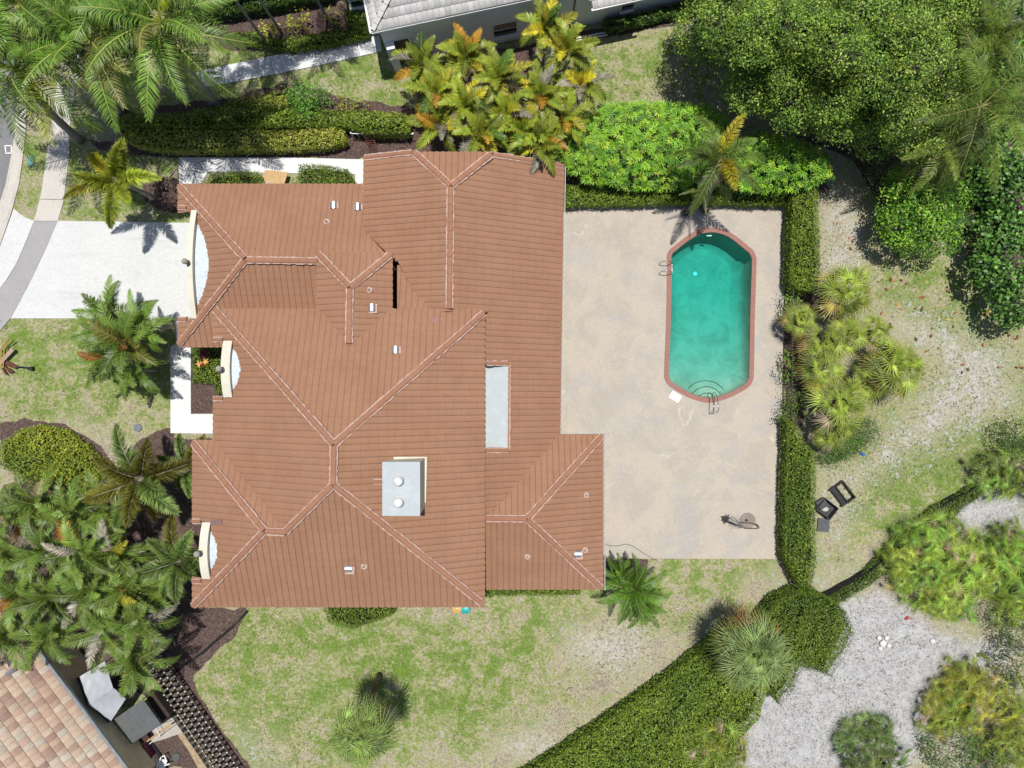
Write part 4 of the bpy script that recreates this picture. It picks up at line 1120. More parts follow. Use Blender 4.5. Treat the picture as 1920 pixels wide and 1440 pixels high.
# slatted timber screen with white caps
sc_ = empty('slatted_screen', P(370, 1350), 'dark slatted timber screen studded with white caps beside the reddish mulch', 'fence')
p0, p1 = P(288, 1232), P(446, 1462); dv = (p1 - p0); Ls = dv.length; du = dv.normalized(); dn = Vector((-du.y, du.x, 0))
mb = MB(); caps_ = []; rs_ = random.Random(8); k = 0; s = 0
while s < Ls:
    for j in range(4):
        o_ = -.54 + .36*j; st = s + (.16 if j % 2 else 0)
        c = p0 + du*st + dn*o_; a_ = c + dn*.0 - dn*.02; 
        mb.bar(c - dn*.17 + Vector((0,0,.5)), c + dn*.19 + Vector((0,0,.5)), .125, .04)
        caps_.append(c + dn*.18 + Vector((0,0,.54)))
    s += .345
mb.build('slats', simple('dark_weathered_slat', (.13,.12,.09), .85, var=.35, scale=9), sc_); pass
proto_cap = None
for cc_ in caps_:
    if proto_cap is None:
        cp = MB(); cp.box(cc_, (.055,.055,.05), math.atan2(du.y, du.x)); proto_cap = cp.build('cap', M_WHITEMET, sc_)
    else:
        c2_ = proto_cap.copy(); col.objects.link(c2_); c2_.location = cc_ - caps_[0]
mb = MB()
for o_ in (-.72, -.36, 0, .36, .74): mb.bar(p0 + dn*o_ + Vector((0,0,.44)), p1 + dn*o_ + Vector((0,0,.44)), .06, .07)
for i in range(9):
    for o_ in (-.7, .7): c = p0 + dv*(i/8) + dn*o_; mb.box((c.x, c.y, .2), (.08,.08,.46))
mb.build('frame', simple('dark_timber_frame', (.05,.045,.035), .9), sc_)
mk('drain_pipe', 'long black pipe curving from the roof corner down across the mulch', 'pipe', M_BLACK, lambda m: m.tube([P(464,1146,.12), P(430,1180,.14), P(400,1205,.14), P(378,1225,.14), P(350,1243,.12), P(320,1268,.1)], .065, 7), smooth=True)

# ------------------------------------------------------------------ FENCES
def rail_fence(name, label, a, b, h, step, mat, post_every=2.2, r=.012, group=None, nr=2):
    t = empty(name, ((a.x+b.x)/2, (a.y+b.y)/2, 0), label, 'fence', group); d = b - a; L = d.length; n_ = int(L/step)
    m1 = MB()
    for i in range(n_+1):
        p = a + d*(i/n_); m1.box((p.x, p.y, h/2), (r*1.6, r*1.6, h - .04))
    m1.build('balusters', mat, t)
    for z in ([.15, h - .05] if nr == 2 else [h - .05]):
        m2 = MB(); m2.bar(a + Vector((0,0,z)), b + Vector((0,0,z)), .035, .035); m2.build('rail', mat, t)
    k = max(1, round(L/post_every))
    for i in range(k+1):
        m3 = MB(); p = a + d*(i/k); m3.box((p.x, p.y, (h+.06)/2), (.055,.055,h+.06)); m3.box((p.x, p.y, h+.075), (.07,.07,.03)); m3.build('post', mat, t)
    return t
rail_fence('pool_fence', 'black metal railing between the pool deck and the fan palms', P(1471,530), P(1467,786), 1.3, .16, M_BLACK, 2.2, .022)
rail_fence('garden_gate', 'small black railed gate in the gap below the straight hedge', P(1478,1092), P(1490,1128), 1.2, .10, M_BLACK, .9)
rail_fence('picket_fence', 'low pale wire fence with pickets behind the rust coloured chair', P(664,259), P(778,260), .75, .30, M_WHITEMET, 3.6, .012, nr=1)
# silt fence
sf_ = empty('silt_fence', P(1690, 1020), 'low black fabric silt fence running diagonally across the sandy lot', 'fence')
pl_ = spline([(1500,1128),(1545,1108),(1590,1084),(1625,1062),(1650,1040),(1680,1002),(1720,968),(1770,935),(1815,912),(1840,896)], 4, False)
mb = MB(); ps = [P(x, y) for x, y in pl_]; vs = []
for i, p in enumerate(ps):
    w_ = .04*math.sin(i*1.7); vs += [(p.x + w_, p.y, 0), (p.x + w_*1.5 + .05, p.y - .05, .52), (p.x + w_*1.5 + .08, p.y - .05, .52), (p.x + w_ + .03, p.y, 0)]
mb.add(vs, [(4*i+k, 4*i+(k+1) % 4, 4*i+4+(k+1) % 4, 4*i+4+k) for i in range(len(ps)-1) for k in range(4)]); mb.build('fabric', simple('black_fabric', (.014,.014,.015), .8), sf_)
for i in range(0, len(ps), 3):
    mb = MB(); mb.box((ps[i].x + .06, ps[i].y + .02, .32), (.04,.04,.66)); mb.build('stake', M_TRUNKB, sf_)

# ------------------------------------------------------------------ SMALL THINGS
def tubep(m, pts, r_, n=8): m.tube([P(*q_) for q_ in pts], r_, n)
# ladder
ld = empty('pool_ladder', P(1252, 503), 'chrome pool ladder with white top step on the left rim of the pool', 'ladder')
for yy in (494, 512):
    mb = MB(); y = P(1250, yy).y; x = P(1250, yy).x
    mb.tube([(x - .42, y, 0), (x - .42, y, .45), (x - .34, y, .68), (x - .15, y, .78), (x + .08, y, .70), (x + .2, y, .45), (x + .24, y, 0), (x + .27, y, -.8)], .022, 8); mb.build('rail', M_STEEL, ld, True)
for z in (-.12, -.45):
    mb = MB(); a_ = P(1257, 503); mb.box((a_.x + .08, a_.y, z), (.14, .50, .04)); mb.build('step', M_WHITEMET, ld)
hr = empty('handrail', P(1334, 757), 'double looped steel handrail over the pool steps', 'handrail')
for dx in (-4, 5):
    mb = MB(); q_ = P(1334 + dx, 757)
    mb.tube([(q_.x, q_.y - .45, 0), (q_.x, q_.y - .45, .62), (q_.x, q_.y - .35, .80), (q_.x, q_.y - .1, .85), (q_.x, q_.y + .35, .60), (q_.x, q_.y + .62, .25), (q_.x, q_.y + .62, -.3)], .022, 8); mb.build('rail', M_STEEL, hr, True)
mb = MB(); a_, b_ = P(1330, 757), P(1339, 757); mb.tube([(a_.x, a_.y - .45, .62), (b_.x, b_.y - .45, .62)], .022, 8); mb.build('crossbar', M_STEEL, hr, True)
mb = MB()
for dx in (-4, 5): q_ = P(1334 + dx, 757); mb.lathe((q_.x, q_.y - .45, .02), [(.05, 0), (.05, .02), (.025, .03)], 10)
mb.build('flange', M_WHITEMET, hr)
mk('skimmer_lid', 'square white skimmer lid set askew beside the lower left rim of the pool', 'lid', M_WHITEMET, lambda m: (m.box((*P(1266,744)[:2], .03), (.62,.44,.03), math.radians(-33)), m.box((*P(1264,743)[:2], .05), (.05,.05,.012), .3), m.box((*P(1271,746)[:2], .05), (.05,.05,.012), .3)))
# fallen parasol on its round base
pr = empty('garden_parasol', P(1398, 980), 'broken parasol with grey ribs and round stone base on the pool deck', 'parasol')
mb = MB(); mb.lathe(P(1401.5,976,.02), [(.44,0),(.45,.05),(.43,.07),(.10,.075)], 32); mb.build('base', simple('tan_stone_disc', (.27,.225,.195), .85, var=.12), pr)
mb = MB(); mb.lathe(P(1399,975,.09), [(.06,0),(.06,.14),(.03,.15)], 12); mb.build('socket', M_BLACK, pr)
mb = MB(); tubep(mb, [(1392,980,.3),(1402,980,.32),(1410,981,.34),(1418,983,.3),(1423,987,.25),(1423,990,.2),(1416,991,.15),(1404,991,.12),(1395,990,.12)], .035); mb.build('pole', simple('bronze_pole', (.10,.08,.065), .5), pr, True)
mb = MB(); rs_ = random.Random(3); hub = P(1394.5, 989.5, .2)
for i, (x, y, z) in enumerate(((1366,971,.5),(1370,966,.7),(1376,968,.35),(1382,968,.8),(1368,985,.25),(1372,990,.2),(1379,972,.75),(1364,976,.55))):
    q_ = P(x, y, z); mb.tube([hub, hub.lerp(q_, .5) + Vector((0,0,.08)), q_], .014, 6)
mb.build('ribs', simple('grey_metal_rib', (.30,.31,.33), .4, .4), pr)
mb = MB()
tips = [P(x, y, z) for x, y, z in ((1353,967,.30),(1354,977,.25),(1359,984,.3),(1368,981,.3),(1372,970,.45),(1369,963,.55),(1361,966,.35))]
c0 = P(1362, 974, .5)
for i in range(len(tips)):
    a_, b_ = tips[i], tips[(i+1) % len(tips)]; md = (a_ + b_)/2*.55 + c0*.45 - Vector((0,0,.1)); mb.add([c0, a_, md, b_], [(0,1,2),(0,2,3)])
for a_, b_ in ((1,0),(3,2)): mb.add([P(1366,976,.45), P(1392,988,.2), P(1380,986,.14), P(1368,982,.2)], [(0,1,2,3)])
mb.build('canopy', simple('star_shadow', (.075,.075,.08), .8), pr)  # star-shaped dark mesh put in for a shadow on the deck
# pots
def pot(m, x, y, R_, h_, z=.02):
    m.lathe(P(x,y,z), [(R_*.62,0),(R_*.95,h_*.92),(R_*1.06,h_*.94),(R_*1.06,h_),(R_*.88,h_),(R_*.85,h_*.86),(.02,h_*.85)], 22)
mk('plant_pot', 'dark pot with a thin young palm on the deck above the pool', 'pot', simple('dark_glazed_pot', (.035,.025,.022), .5), lambda m: pot(m, 1284,399,.24,.34), smooth=False)
mk('plant_pot', 'brown pot at the foot of the leaning queen palm above the pool', 'pot', simple('brown_pot', (.14,.075,.05), .7), lambda m: pot(m, 1318,394,.26,.34))
mk('plant_pot', 'terracotta pot in the upper right corner of the pool deck', 'pot', simple('terracotta_pot', (.36,.16,.10), .7), lambda m: pot(m, 1465,380,.33,.45))
# crates on the sandy lot
def trough(m):
    c = P(1584, 922, .2); rz = math.radians(-53); L_, W_, h_ = 1.12, .52, .34; u = Vector((math.cos(rz), math.sin(rz), 0)); v = Vector((-u.y, u.x, 0))
    for s_ in (-1, 1):
        q_ = Vector((c.x, c.y, h_/2)) + v*s_*W_/2; m.box(q_, (L_, .05, h_), rz); q_ = Vector((c.x, c.y, h_/2)) + u*s_*L_/2; m.box(q_, (.05, W_ + .05, h_), rz)
        q_ = Vector((c.x, c.y, h_/2)) - v*(W_/2+.2) + u*s_*L_*.5; m.box(q_, (.10, .38, .10), rz)
    m.box(Vector((c.x, c.y, .2)) - v*(W_/2+.16), (L_*1.0, .30, .05), rz)
mk('planter_trough', 'open black rectangular trough with weeds inside on the sandy lot', 'trough', M_BLACK, trough)
def obox(m):
    c = P(1549, 953, .2); rz = math.radians(-38); L_, W_, h_ = .92, .78, .42; u = Vector((math.cos(rz), math.sin(rz), 0)); v = Vector((-u.y, u.x, 0))
    for s_ in (-1, 1):
        m.box(Vector((c.x, c.y, h_/2)) + v*s_*W_/2, (L_, .04, h_), rz); m.box(Vector((c.x, c.y, h_/2)) + u*s_*L_/2, (.04, W_ + .04, h_), rz)
    m.box(Vector((c.x, c.y, .02)), (L_, W_, .03), rz)
bxo = mk('open_crate', 'open square black crate with a pale lump inside beside the hedge', 'crate', simple('slate_black_plastic', (.035,.037,.042), .45), obox)
mb = MB(); c = P(1548, 955, .2); mb.lathe((c.x, c.y, .04), [(.20,0),(.19,.12),(.12,.18),(.02,.19)], 9, sx=1.1, sy=.8); tag(mb.build('stone_lump', simple('pale_stone', (.50,.49,.46), .9)), 'pale grey lump of stone lying inside the open black crate', 'stone')
mk('crate_side', 'dark grey panel leaning on the upper side of the open crate', 'panel', simple('slate_grey_panel', (.06,.063,.07), .5), lambda m: m.bar(P(1534,949,.22), P(1549,940,.30), .52, .05))
mk('flat_panel', 'dark grey square panel lying flat below the open crate', 'panel', simple('slate_grey_panel2', (.085,.09,.10), .6, var=.2, scale=8), lambda m: (m.box((*P(1543,984)[:2], .06), (.66,.76,.04), -.08), m.box((*P(1543,995)[:2], .085), (.4,.05,.015), -.08)))
mk('blue_wrapper', 'crumpled blue and white wrapper on the sandy lot', 'litter', simple('blue_plastic', (.04,.12,.45), .5), lambda m: (m.box((*P(1615,850)[:2], .05), (.26,.14,.06), -.5, rx=.3), m.box((*P(1619,853)[:2], .06), (.16,.10,.04), .4)))
mk('red_rag', 'small red rag on the sand below the large palmetto', 'litter', simple('red_cloth', (.45,.06,.05), .9), lambda m: (m.box((*P(1701,1158)[:2], .04), (.20,.14,.04), .6), m.box((*P(1698,1160)[:2], .05), (.12,.10,.04), 1.2)))
# white rocks on the sand
rr2 = np.random.default_rng(5)
for i, (x, y, R_, lab) in enumerate(((1655,1206,.20,'largest white rock in the pile on the white sand'),(1648,1196,.14,'white rock at the upper left of the pile on the sand'),(1662,1196,.13,'white rock at the top of the pile on the sand'),(1666,1210,.12,'white rock at the right of the pile on the sand'),(1650,1216,.14,'white rock at the bottom of the pile on the sand'),(1748,1202,.15,'lone white rock on the sand right of the pile'))):
    bm = bmesh.new(); bmesh.ops.create_icosphere(bm, subdivisions=2, radius=R_)
    for v in bm.verts: v.co *= 1 + .22*mnoise.noise(v.co*9 + Vector((i*3,0,0))); v.co.z *= .55
    me_ = bpy.data.meshes.new('rock'); bm.to_mesh(me_); bm.free(); me_.materials.append(simple('limestone', (.66,.64,.60), .9, var=.1)); o = link('rock', me_); o.location = P(x, y, 0) + Vector((0,0,R_*.3)); tag(o, lab, 'rock', 'white rocks on the sand')
mk('beach_float', 'yellow and teal beach float under the bottom eave of the main roof', 'float', simple('yellow_plastic', (.55,.36,.12), .4), lambda m: m.lathe(P(857,1141,.1), [(.04,0),(.22,.05),(.26,.12),(.22,.19),(.04,.24)], 14, sx=1.3))
mk('beach_float', 'small teal float touching the yellow one under the bottom eave', 'float', simple('teal_plastic', (.03,.40,.42), .4), lambda m: m.lathe(P(873,1142,.1), [(.04,0),(.2,.05),(.24,.12),(.2,.19),(.04,.24)], 14, sx=1.2))
# hose, cords
mk('garden_hose', 'thin grey hose snaking over the lower left corner of the pool deck', 'hose', simple('grey_hose2', (.12,.12,.12), .5), lambda m: m.tube([(*P(x,y)[:2], .035) for x, y in spline([(1133,1020),(1145,1023),(1160,1023),(1175,1020),(1190,1026),(1205,1036),(1222,1046),(1232,1050)], 5, False)], .018, 6))
mk('black_cord', 'thin black cord looping over the white path beside the garage roof', 'cord', M_BLACK, lambda m: m.tube([(*P(x,y)[:2], .035) for x, y in spline([(370,346),(366,325),(368,310),(376,304),(390,303),(405,309),(422,316)], 5, False)], .012, 6))  # plain black cord
def chair(m):
    c = P(696, 268, .4); 
    for sx in (-1, 1):
        m.tube([(c.x + sx*.22 - .15, c.y + .45, .75), (c.x + sx*.22 - .05, c.y + .15, .42), (c.x + sx*.22 + .12, c.y - .45, .36), (c.x + sx*.22 + .14, c.y - .5, 0)], .025, 6)
        m.tube([(c.x + sx*.22 - .1, c.y + .35, 0), (c.x + sx*.22 - .06, c.y + .18, .42)], .025, 6)
    for k in range(9): y = c.y + .42 - k*.1; x = c.x - .14 + k*.033; m.tube([(x - .23, y, .74 - min(k, 3)*.1), (x + .23, y, .74 - min(k, 3)*.1)], .016, 5)
mk('garden_chair', 'rust red metal garden chair standing in the mulch by the hedge', 'chair', simple('rust_red_metal', (.16,.05,.04), .6, var=.3), chair)
def bark(m):
    a = [P(x, y, z) for x, y, z in ((497,319,.5),(520,320,.55),(540,323,.5),(533,345,.55),(529,362,.5),(489,358,.4),(490,335,.45))]
    m.prism(a[::-1], .05)
bs = mk('plywood_sheet', 'warped tan plywood sheet leaning in the bed beside the garage roof', 'board', simple('tan_plywood', (.53,.35,.17), .8, var=.1, scale=6), bark)
mb = MB(); mb.prism([P(x, y, z) for x, y, z in ((490,336,.52),(505,340,.56),(531,352,.58),(528,364,.53),(488,360,.43))][::-1], .03); tag(mb.build('plywood_sheet', simple('pinkish_board', (.50,.36,.27), .85, var=.1)), 'pale pinkish board overlapping the tan plywood sheet', 'board')
mk('utility_lid', 'faded teal utility box lid in the grass verge beside the kerb', 'lid', simple('faded_teal', (.13,.30,.25), .8, var=.2, scale=10), lambda m: (m.box((*P(57.5,301)[:2], 0.0), (.36,.60,.06), .05), m.box((*P(57.5,301)[:2], .035), (.28,.50,.02), .05)))
mk('irrigation_lid', 'round grey irrigation lid in the lawn left of the front path', 'lid', simple('grey_lid', (.17,.19,.21), .6), lambda m: m.lathe(P(258.5,802,0), [(.22,-.02),(.22,.05),(.17,.07),(.05,.075),(.04,.09),(.01,.09)], 22))
def bollard(m): 
    tubep(m, [(27,688,.12),(42,688.5,.14),(55,690,.14)], .045); m.box(P(58,691,.14), (.24,.20,.20), .1)
mk('path_light', 'black garden light lying on its side on the left lawn', 'light', M_BLACK, bollard)
rosette('palm_debris','x','x',0,0,.1,[(.1,.1,.1)]) if False else None
def debris(m):
    m.bar(P(-2,683,.2), P(24,655,.32), .22, .05)
mk('palm_sheath', 'pale fallen palm sheath at the left edge of the lawn', 'palm debris', simple('pale_sheath', (.42,.30,.22), .9), debris)
mk('dead_frond', 'yellowish bent dead frond stalks at the left edge of the lawn', 'palm debris', simple('straw_stalk', (.42,.27,.07), .9), lambda m: (tubep(m, [(2,690,.2),(3,652,.3),(16,636,.35)], .035), tubep(m, [(6,690,.2),(8,650,.3),(23,639,.35)], .035), tubep(m, [(4,668,.2),(-2,655,.25)], .05)))
mk('dead_leaves', 'heap of reddish brown dead leaves beside the fallen black light', 'palm debris', simple('red_brown_leaf', (.16,.06,.045), .9, var=.4, scale=14), lambda m: [m.bar(P(x0,y0,.1), P(x1,y1,.16), .10, .03) for x0,y0,x1,y1 in ((5,682,20,700),(8,680,25,684),(10,676,33,688),(4,690,12,703),(14,690,24,698),(12,684,30,690))])

# ------------------------------------------------------------------ VEGETATION
def nrm(a): return a / (np.linalg.norm(a, axis=-1, keepdims=True) + 1e-9)
def jit(r, c, n, amt=0.18, hue=0.06):
    """n random variants of a base albedo"""
    c = np.array(c)[None] * (1 + r.normal(0, amt, (n, 1))) * (1 + r.normal(0, hue, (n, 3)))
    return np.clip(c, 0.004, 0.85)

def frond(r, L, n=46, ll=.5, lw=.04, e0=1.0, bend=1.6, droop=.5, plume=0, cb=(.1,.2,.03), ct=None, rc=(.25,.22,.08), twist=0, fold=.35):
    """one feather leaf along +x; returns V,T,C"""
    S = 14; t = np.linspace(0, 1, S); th = e0 - bend * t ** 1.15
    ds = L / (S - 1); x = np.concatenate([[0], np.cumsum(np.cos(th[:-1]) * ds)]); z = np.concatenate([[0], np.cumsum(np.sin(th[:-1]) * ds)])
    cen = np.stack([x, 0.06 * L * twist * t**2, z], 1)
    V = []; T = []; C = []; nb = 0
    # rachis
    w = np.linspace(.028, .006, S) * (L / 2.5) ** .5 + .004
    up = np.stack([-np.sin(th), 0*th, np.cos(th)], 1)
    R_ = np.concatenate([cen + np.stack([0*w, w, 0*w], 1), cen - np.stack([0*w, w, 0*w], 1), cen + up * w[:, None] * 1.3])
    tr = []
    for i in range(S - 1):
        for (a, b) in ((0, 2), (2, 1)):
            tr += [(a*S+i, a*S+i+1, b*S+i+1), (a*S+i, b*S+i+1, b*S+i)]
    V.append(R_); T.append(np.array(tr)); C.append(np.tile(np.array(rc), (len(R_), 1))); nb += len(R_)
    reps = 2 if not plume else 5
    m = n * reps
    tt = np.tile(np.linspace(.13, .99, n), reps) + r.normal(0, .006, m); tt = np.clip(tt, .05, 1)
    px_ = np.interp(tt, t, x); pz = np.interp(tt, t, z); py_ = .06 * L * twist * tt**2
    tht = np.interp(tt, t, th)
    Tn = np.stack([np.cos(tht), 0*tht, np.sin(tht)], 1); Nn = np.stack([-np.sin(tht), 0*tht, np.cos(tht)], 1)
    if plume: ang = r.uniform(-.35, math.pi + .35, m)
    else: ang = np.where(np.arange(m) < n, 0, math.pi) + r.normal(0, .10, m) + np.where(np.arange(m) < n, fold, -fold)
    Sd = np.stack([np.zeros(m), np.cos(ang), np.zeros(m)], 1) + Nn * np.sin(ang)[:, None]
    fwd = .45 + .75 * tt + r.normal(0, .08, m)
    D = nrm(Sd + Tn * fwd[:, None])
    ln = ll * np.sin(np.pi * np.clip(.16 + .84 * tt, 0, 1)) ** .55 * (1 - .25 * tt) * r.uniform(.85, 1.1, m)
    ln = np.maximum(ln, ll * .25)
    B = np.stack([px_, py_, pz], 1); Mi = B + D * ln[:, None] * .5
    D2 = D.copy(); D2[:, 2] -= droop * r.uniform(.6, 1.3, m); D2 = nrm(D2)
    Ti = Mi + D2 * ln[:, None] * .5
    Wv = Tn * (lw * .5) * r.uniform(.8, 1.2, m)[:, None]
    vv_ = np.concatenate([B - Wv*.5, B + Wv*.5, Mi - Wv, Mi + Wv, Ti]); k = np.arange(m)
    tri = np.concatenate([np.stack([k, k+m, k+3*m], 1), np.stack([k, k+3*m, k+2*m], 1), np.stack([k+2*m, k+3*m, k+4*m], 1)])
    cc = jit(r, cb, m, .26); tip = cc if ct is None else jit(r, ct, m, .28)
    V.append(vv_); T.append(tri + nb); C.append(np.concatenate([cc, cc, cc * .6 + tip * .4, cc * .6 + tip * .4, tip]))
    return np.concatenate(V), np.concatenate(T), np.concatenate(C)

def fan(r, R=.7, pet=.7, e0=.8, bend=.5, n=26, spread=2.5, cb=(.12,.2,.05), ct=None, droop=.25, split=.5, rc=(.2,.24,.06)):
    """one palmate leaf, stalk along +x"""
    th1 = e0 - bend; hub = np.array([pet * math.cos(e0), 0, pet * math.sin(e0)])
    w = .012
    V = [np.array([[0,-w,0],[0,w,0],[0,0,w],[hub[0],-w,hub[2]],[hub[0],w,hub[2]],[hub[0],0,hub[2]+w]])]
    T = [np.array([[0,3,5],[0,5,2],[2,5,4],[2,4,1]])]; C = [np.tile(np.array(rc), (6, 1))]
    Tn = np.array([math.cos(th1), 0, math.sin(th1)]); Sd = np.array([0, 1, 0]); Nn = np.array([-math.sin(th1), 0, math.cos(th1)])
    f = np.linspace(-spread, spread, n + 1); fm = (f[:-1] + f[1:]) / 2
    ln = R * (.72 + .28 * np.cos(fm * .6)) * r.uniform(.9, 1.06, n)
    def d(a): return np.cos(a)[:, None] * Tn + np.sin(a)[:, None] * Sd
    fold = .10
    Lf = hub + d(f[:-1]) * (R * split) + Nn * (-.02); Rt = hub + d(f[1:]) * (R * split) + Nn * (-.02)
    Md = hub + d(fm) * (R * split) + Nn * (fold * R * split)
    cup = Nn * .06 * R
    dd = d(fm + r.normal(0, .03, n)); dd = dd - Nn * 0
    Ti = hub + dd * ln[:, None]; Ti[:, 2] -= droop * R * r.uniform(.4, 1.5, n)
    # central fold of the blade
    side = np.abs(np.sin(fm))
    for A in (Lf, Rt, Md): A -= Nn * 0
    Hb = np.tile(hub, (n, 1)); k = np.arange(n)
    vv_ = np.concatenate([Hb, Lf, Md, Rt, Ti])
    tri = np.concatenate([np.stack([k, k+n, k+2*n], 1), np.stack([k, k+2*n, k+3*n], 1), np.stack([k+n, k+4*n, k+2*n], 1), np.stack([k+2*n, k+4*n, k+3*n], 1)])
    base = np.array(cb) * (1 + r.normal(0, .1)); cc = jit(r, base, n, .24); tip = cc if ct is None else jit(r, ct, n, .12)
    V.append(vv_); T.append(tri + 6); C.append(np.concatenate([cc * 1.15, cc, cc, cc, tip]))
    return np.concatenate(V), np.concatenate(T), np.concatenate(C)

def place(V, az, loc, roll=0., sc=1.):
    ca, sa = math.cos(az), math.sin(az)
    if roll:
        cr, sr = math.cos(roll), math.sin(roll); V = np.stack([V[:,0], V[:,1]*cr - V[:,2]*sr, V[:,1]*sr + V[:,2]*cr], 1)
    V = V * sc
    return np.stack([V[:,0]*ca - V[:,1]*sa + loc[0], V[:,0]*sa + V[:,1]*ca + loc[1], V[:,2] + loc[2]], 1)

def trunk_mesh(parent, base, top, r0, r1, mat, rings=10, name='trunk'):
    mb = MB(); pts = []; rs = []
    base, top = Vector(base), Vector(top)
    for i in range(rings + 1):
        t = i / rings; p = base.lerp(top, t); k = t * (1 - t)
        p += Vector(((top.x - base.x) * -k * .5, (top.y - base.y) * -k * .5, 0))
        pts.append(p); rs.append((r0 + (r1 - r0) * t ** .6) * (1 + .04 * ((i % 2) * 2 - 1)))
    mb.tube(pts, rs, 10)
    return mb.build(name, mat, parent, smooth=True)

def feather_palm(name, label, cat, group, cpx, h, reach, nf=14, seed=0, base=None, cb=(.10,.19,.035), ct=None, ll=.16, lw=.045, plume=0, n=44,
                 droop=.5, tr=(.13,.09), tmat=None, e=(1.35, -.1), bend=(.9, 1.7), odd=None, oddp=.15, fold=.35, az0=0, rc=(.25,.24,.08), stems=1, sheath=None):
    r = np.random.default_rng(seed)
    c = P(cpx[0], cpx[1], h); b = P(base[0], base[1], 0) if base else Vector((c.x, c.y, 0))
    t = empty(name, (b.x, b.y, 0), label, cat, group)
    trunk_mesh(t, (b.x, b.y, -.1), (c.x, c.y, h - .1), tr[0], tr[1], tmat or M_TRUNKG)
    if sheath:
        mb = MB(); mb.tube([(c.x, c.y, h-.75), (c.x, c.y, h-.5), (c.x, c.y, h-.1), (c.x, c.y, h+.05)], [tr[1], tr[1]*1.1, tr[1]*.9, tr[1]*.4], 10); mb.build('crownshaft', sheath, t, smooth=True)
    L = reach / .80; ga = GA()
    for i in range(nf):
        u = i / max(1, nf - 1)
        e0 = e[0] + (e[1] - e[0]) * u + r.normal(0, .08); bd = bend[0] + (bend[1] - bend[0]) * u + r.normal(0, .12)
        col_, tip_ = cb, ct
        if odd and r.random() < oddp: col_ = odd[r.integers(len(odd))]; tip_ = None
        tn_ = .74 * np.clip(1 + r.normal(0, .24), .45, 1.6); col_ = tuple(np.array(col_) * tn_); tip_ = tuple(np.array(tip_) * tn_) if tip_ else None
        Lx = L * r.uniform(.88, 1.08) * (.72 + .28 * min(1, u * 2.2 + .15))
        if 'areca' in name: Lx *= .90
        V, T, C = frond(r, Lx, n, L * ll * 1.0 * r.uniform(.9, 1.1), lw, e0, bd, droop, plume, col_, tip_, rc, r.normal(0, 1), fold)
        V = place(V, az0 + i * 2.39996 + r.normal(0, .12), (c.x, c.y, h), r.normal(0, .22))
        ga.add(V, T, C)
    ga.build('crown', M_LEAFW, t)
    return t

def fan_palm(name, label, cat, group, cpx, h, rad, nl=34, seed=0, base=None, cb=(.14,.20,.06), ct=None, lr=None, tr=(.2,.16), tmat=None, e=(1.4, -.8), dead=0, deadc=((.30,.20,.07),(.33,.27,.15)), pet=None, droop=.25, n=26, split=.5, spread=2.3):
    r = np.random.default_rng(seed)
    c = P(cpx[0], cpx[1], h); b = P(base[0], base[1], 0) if base else Vector((c.x, c.y, 0))
    t = empty(name, (b.x, b.y, 0), label, cat, group)
    trunk_mesh(t, (b.x, b.y, -.1), (c.x, c.y, h - .1), tr[0], tr[1], tmat or M_TRUNKB)
    lr = lr or rad * .50; pet = pet if pet is not None else rad * .52
    ga = GA()
    for i in range(nl):
        u = (i + .5) / nl; e0 = e[0] + (e[1] - e[0]) * u + r.normal(0, .1)
        isdead = u > 1 - dead; cc = deadc[r.integers(len(deadc))] if isdead else cb
        cc = tuple(np.array(cc) * .66 * np.clip(1 + r.normal(0, .28), .4, 1.7)) ; pk = .28 + .72 * min(1, u * 4)
        V, T, C = fan(r, lr * r.uniform(.85, 1.12), pk * pet * r.uniform(.8, 1.15), e0, r.uniform(.25, .7), n, spread * r.uniform(.85, 1.05), cc, None if isdead else tuple(np.array(ct) * .66 * r.uniform(.7, 1.35)) if ct else None, droop * (1 + u), split)
        V = place(V, i * 2.39996 + r.normal(0, .15), (c.x, c.y, h), r.normal(0, .35)); ga.add(V, T, C)
    ga.build('crown', M_LEAFW, t)
    return t

def pts_in_poly(r, poly, dens):
    xs = [p_[0] for p_ in poly]; ys = [p_[1] for p_ in poly]
    A = (max(xs) - min(xs)) * (max(ys) - min(ys)); n = int(A * dens)
    X = r.uniform(min(xs), max(xs), n); Y = r.uniform(min(ys), max(ys), n)
    k = in_poly(X, Y, poly); return X[k], Y[k]
def leafcards(r, X, Y, Z, size, cols, tilt=.7, asp=.5, outn=None):
    """one small pointed leaf per position, two triangles folded along the midrib"""
    n = len(X); az = r.uniform(0, 2*math.pi, n)
    nn = np.stack([r.normal(0, tilt, n), r.normal(0, tilt, n), np.ones(n)], 1)
    if outn is not None: nn = nn + outn
    nn = nrm(nn)
    a = np.stack([np.cos(az), np.sin(az), np.zeros(n)], 1); a = nrm(a - nn * (a * nn).sum(1, keepdims=True)); b = np.cross(nn, a)
    s = size * r.uniform(.65, 1.3, n)[:, None]; c = np.stack([X, Y, Z], 1)
    v = np.concatenate([c - a*s*.5, c + b*s*asp*.5 + nn*s*.08, c + a*s*.5, c - b*s*asp*.5 + nn*s*.08]); k = np.arange(n)
    T = np.concatenate([np.stack([k, k+2*n, k+n], 1), np.stack([k, k+3*n, k+2*n], 1)])
    return v, T, np.concatenate([cols]*4)

def mixcols(r, n, pal, w, field=None):
    pal = np.array(pal); w = np.array(w) / sum(w)
    k = r.choice(len(pal), n, p=w)
    return np.clip(pal[k] * (1 + r.normal(0, .16, (n, 1))), .004, .8)

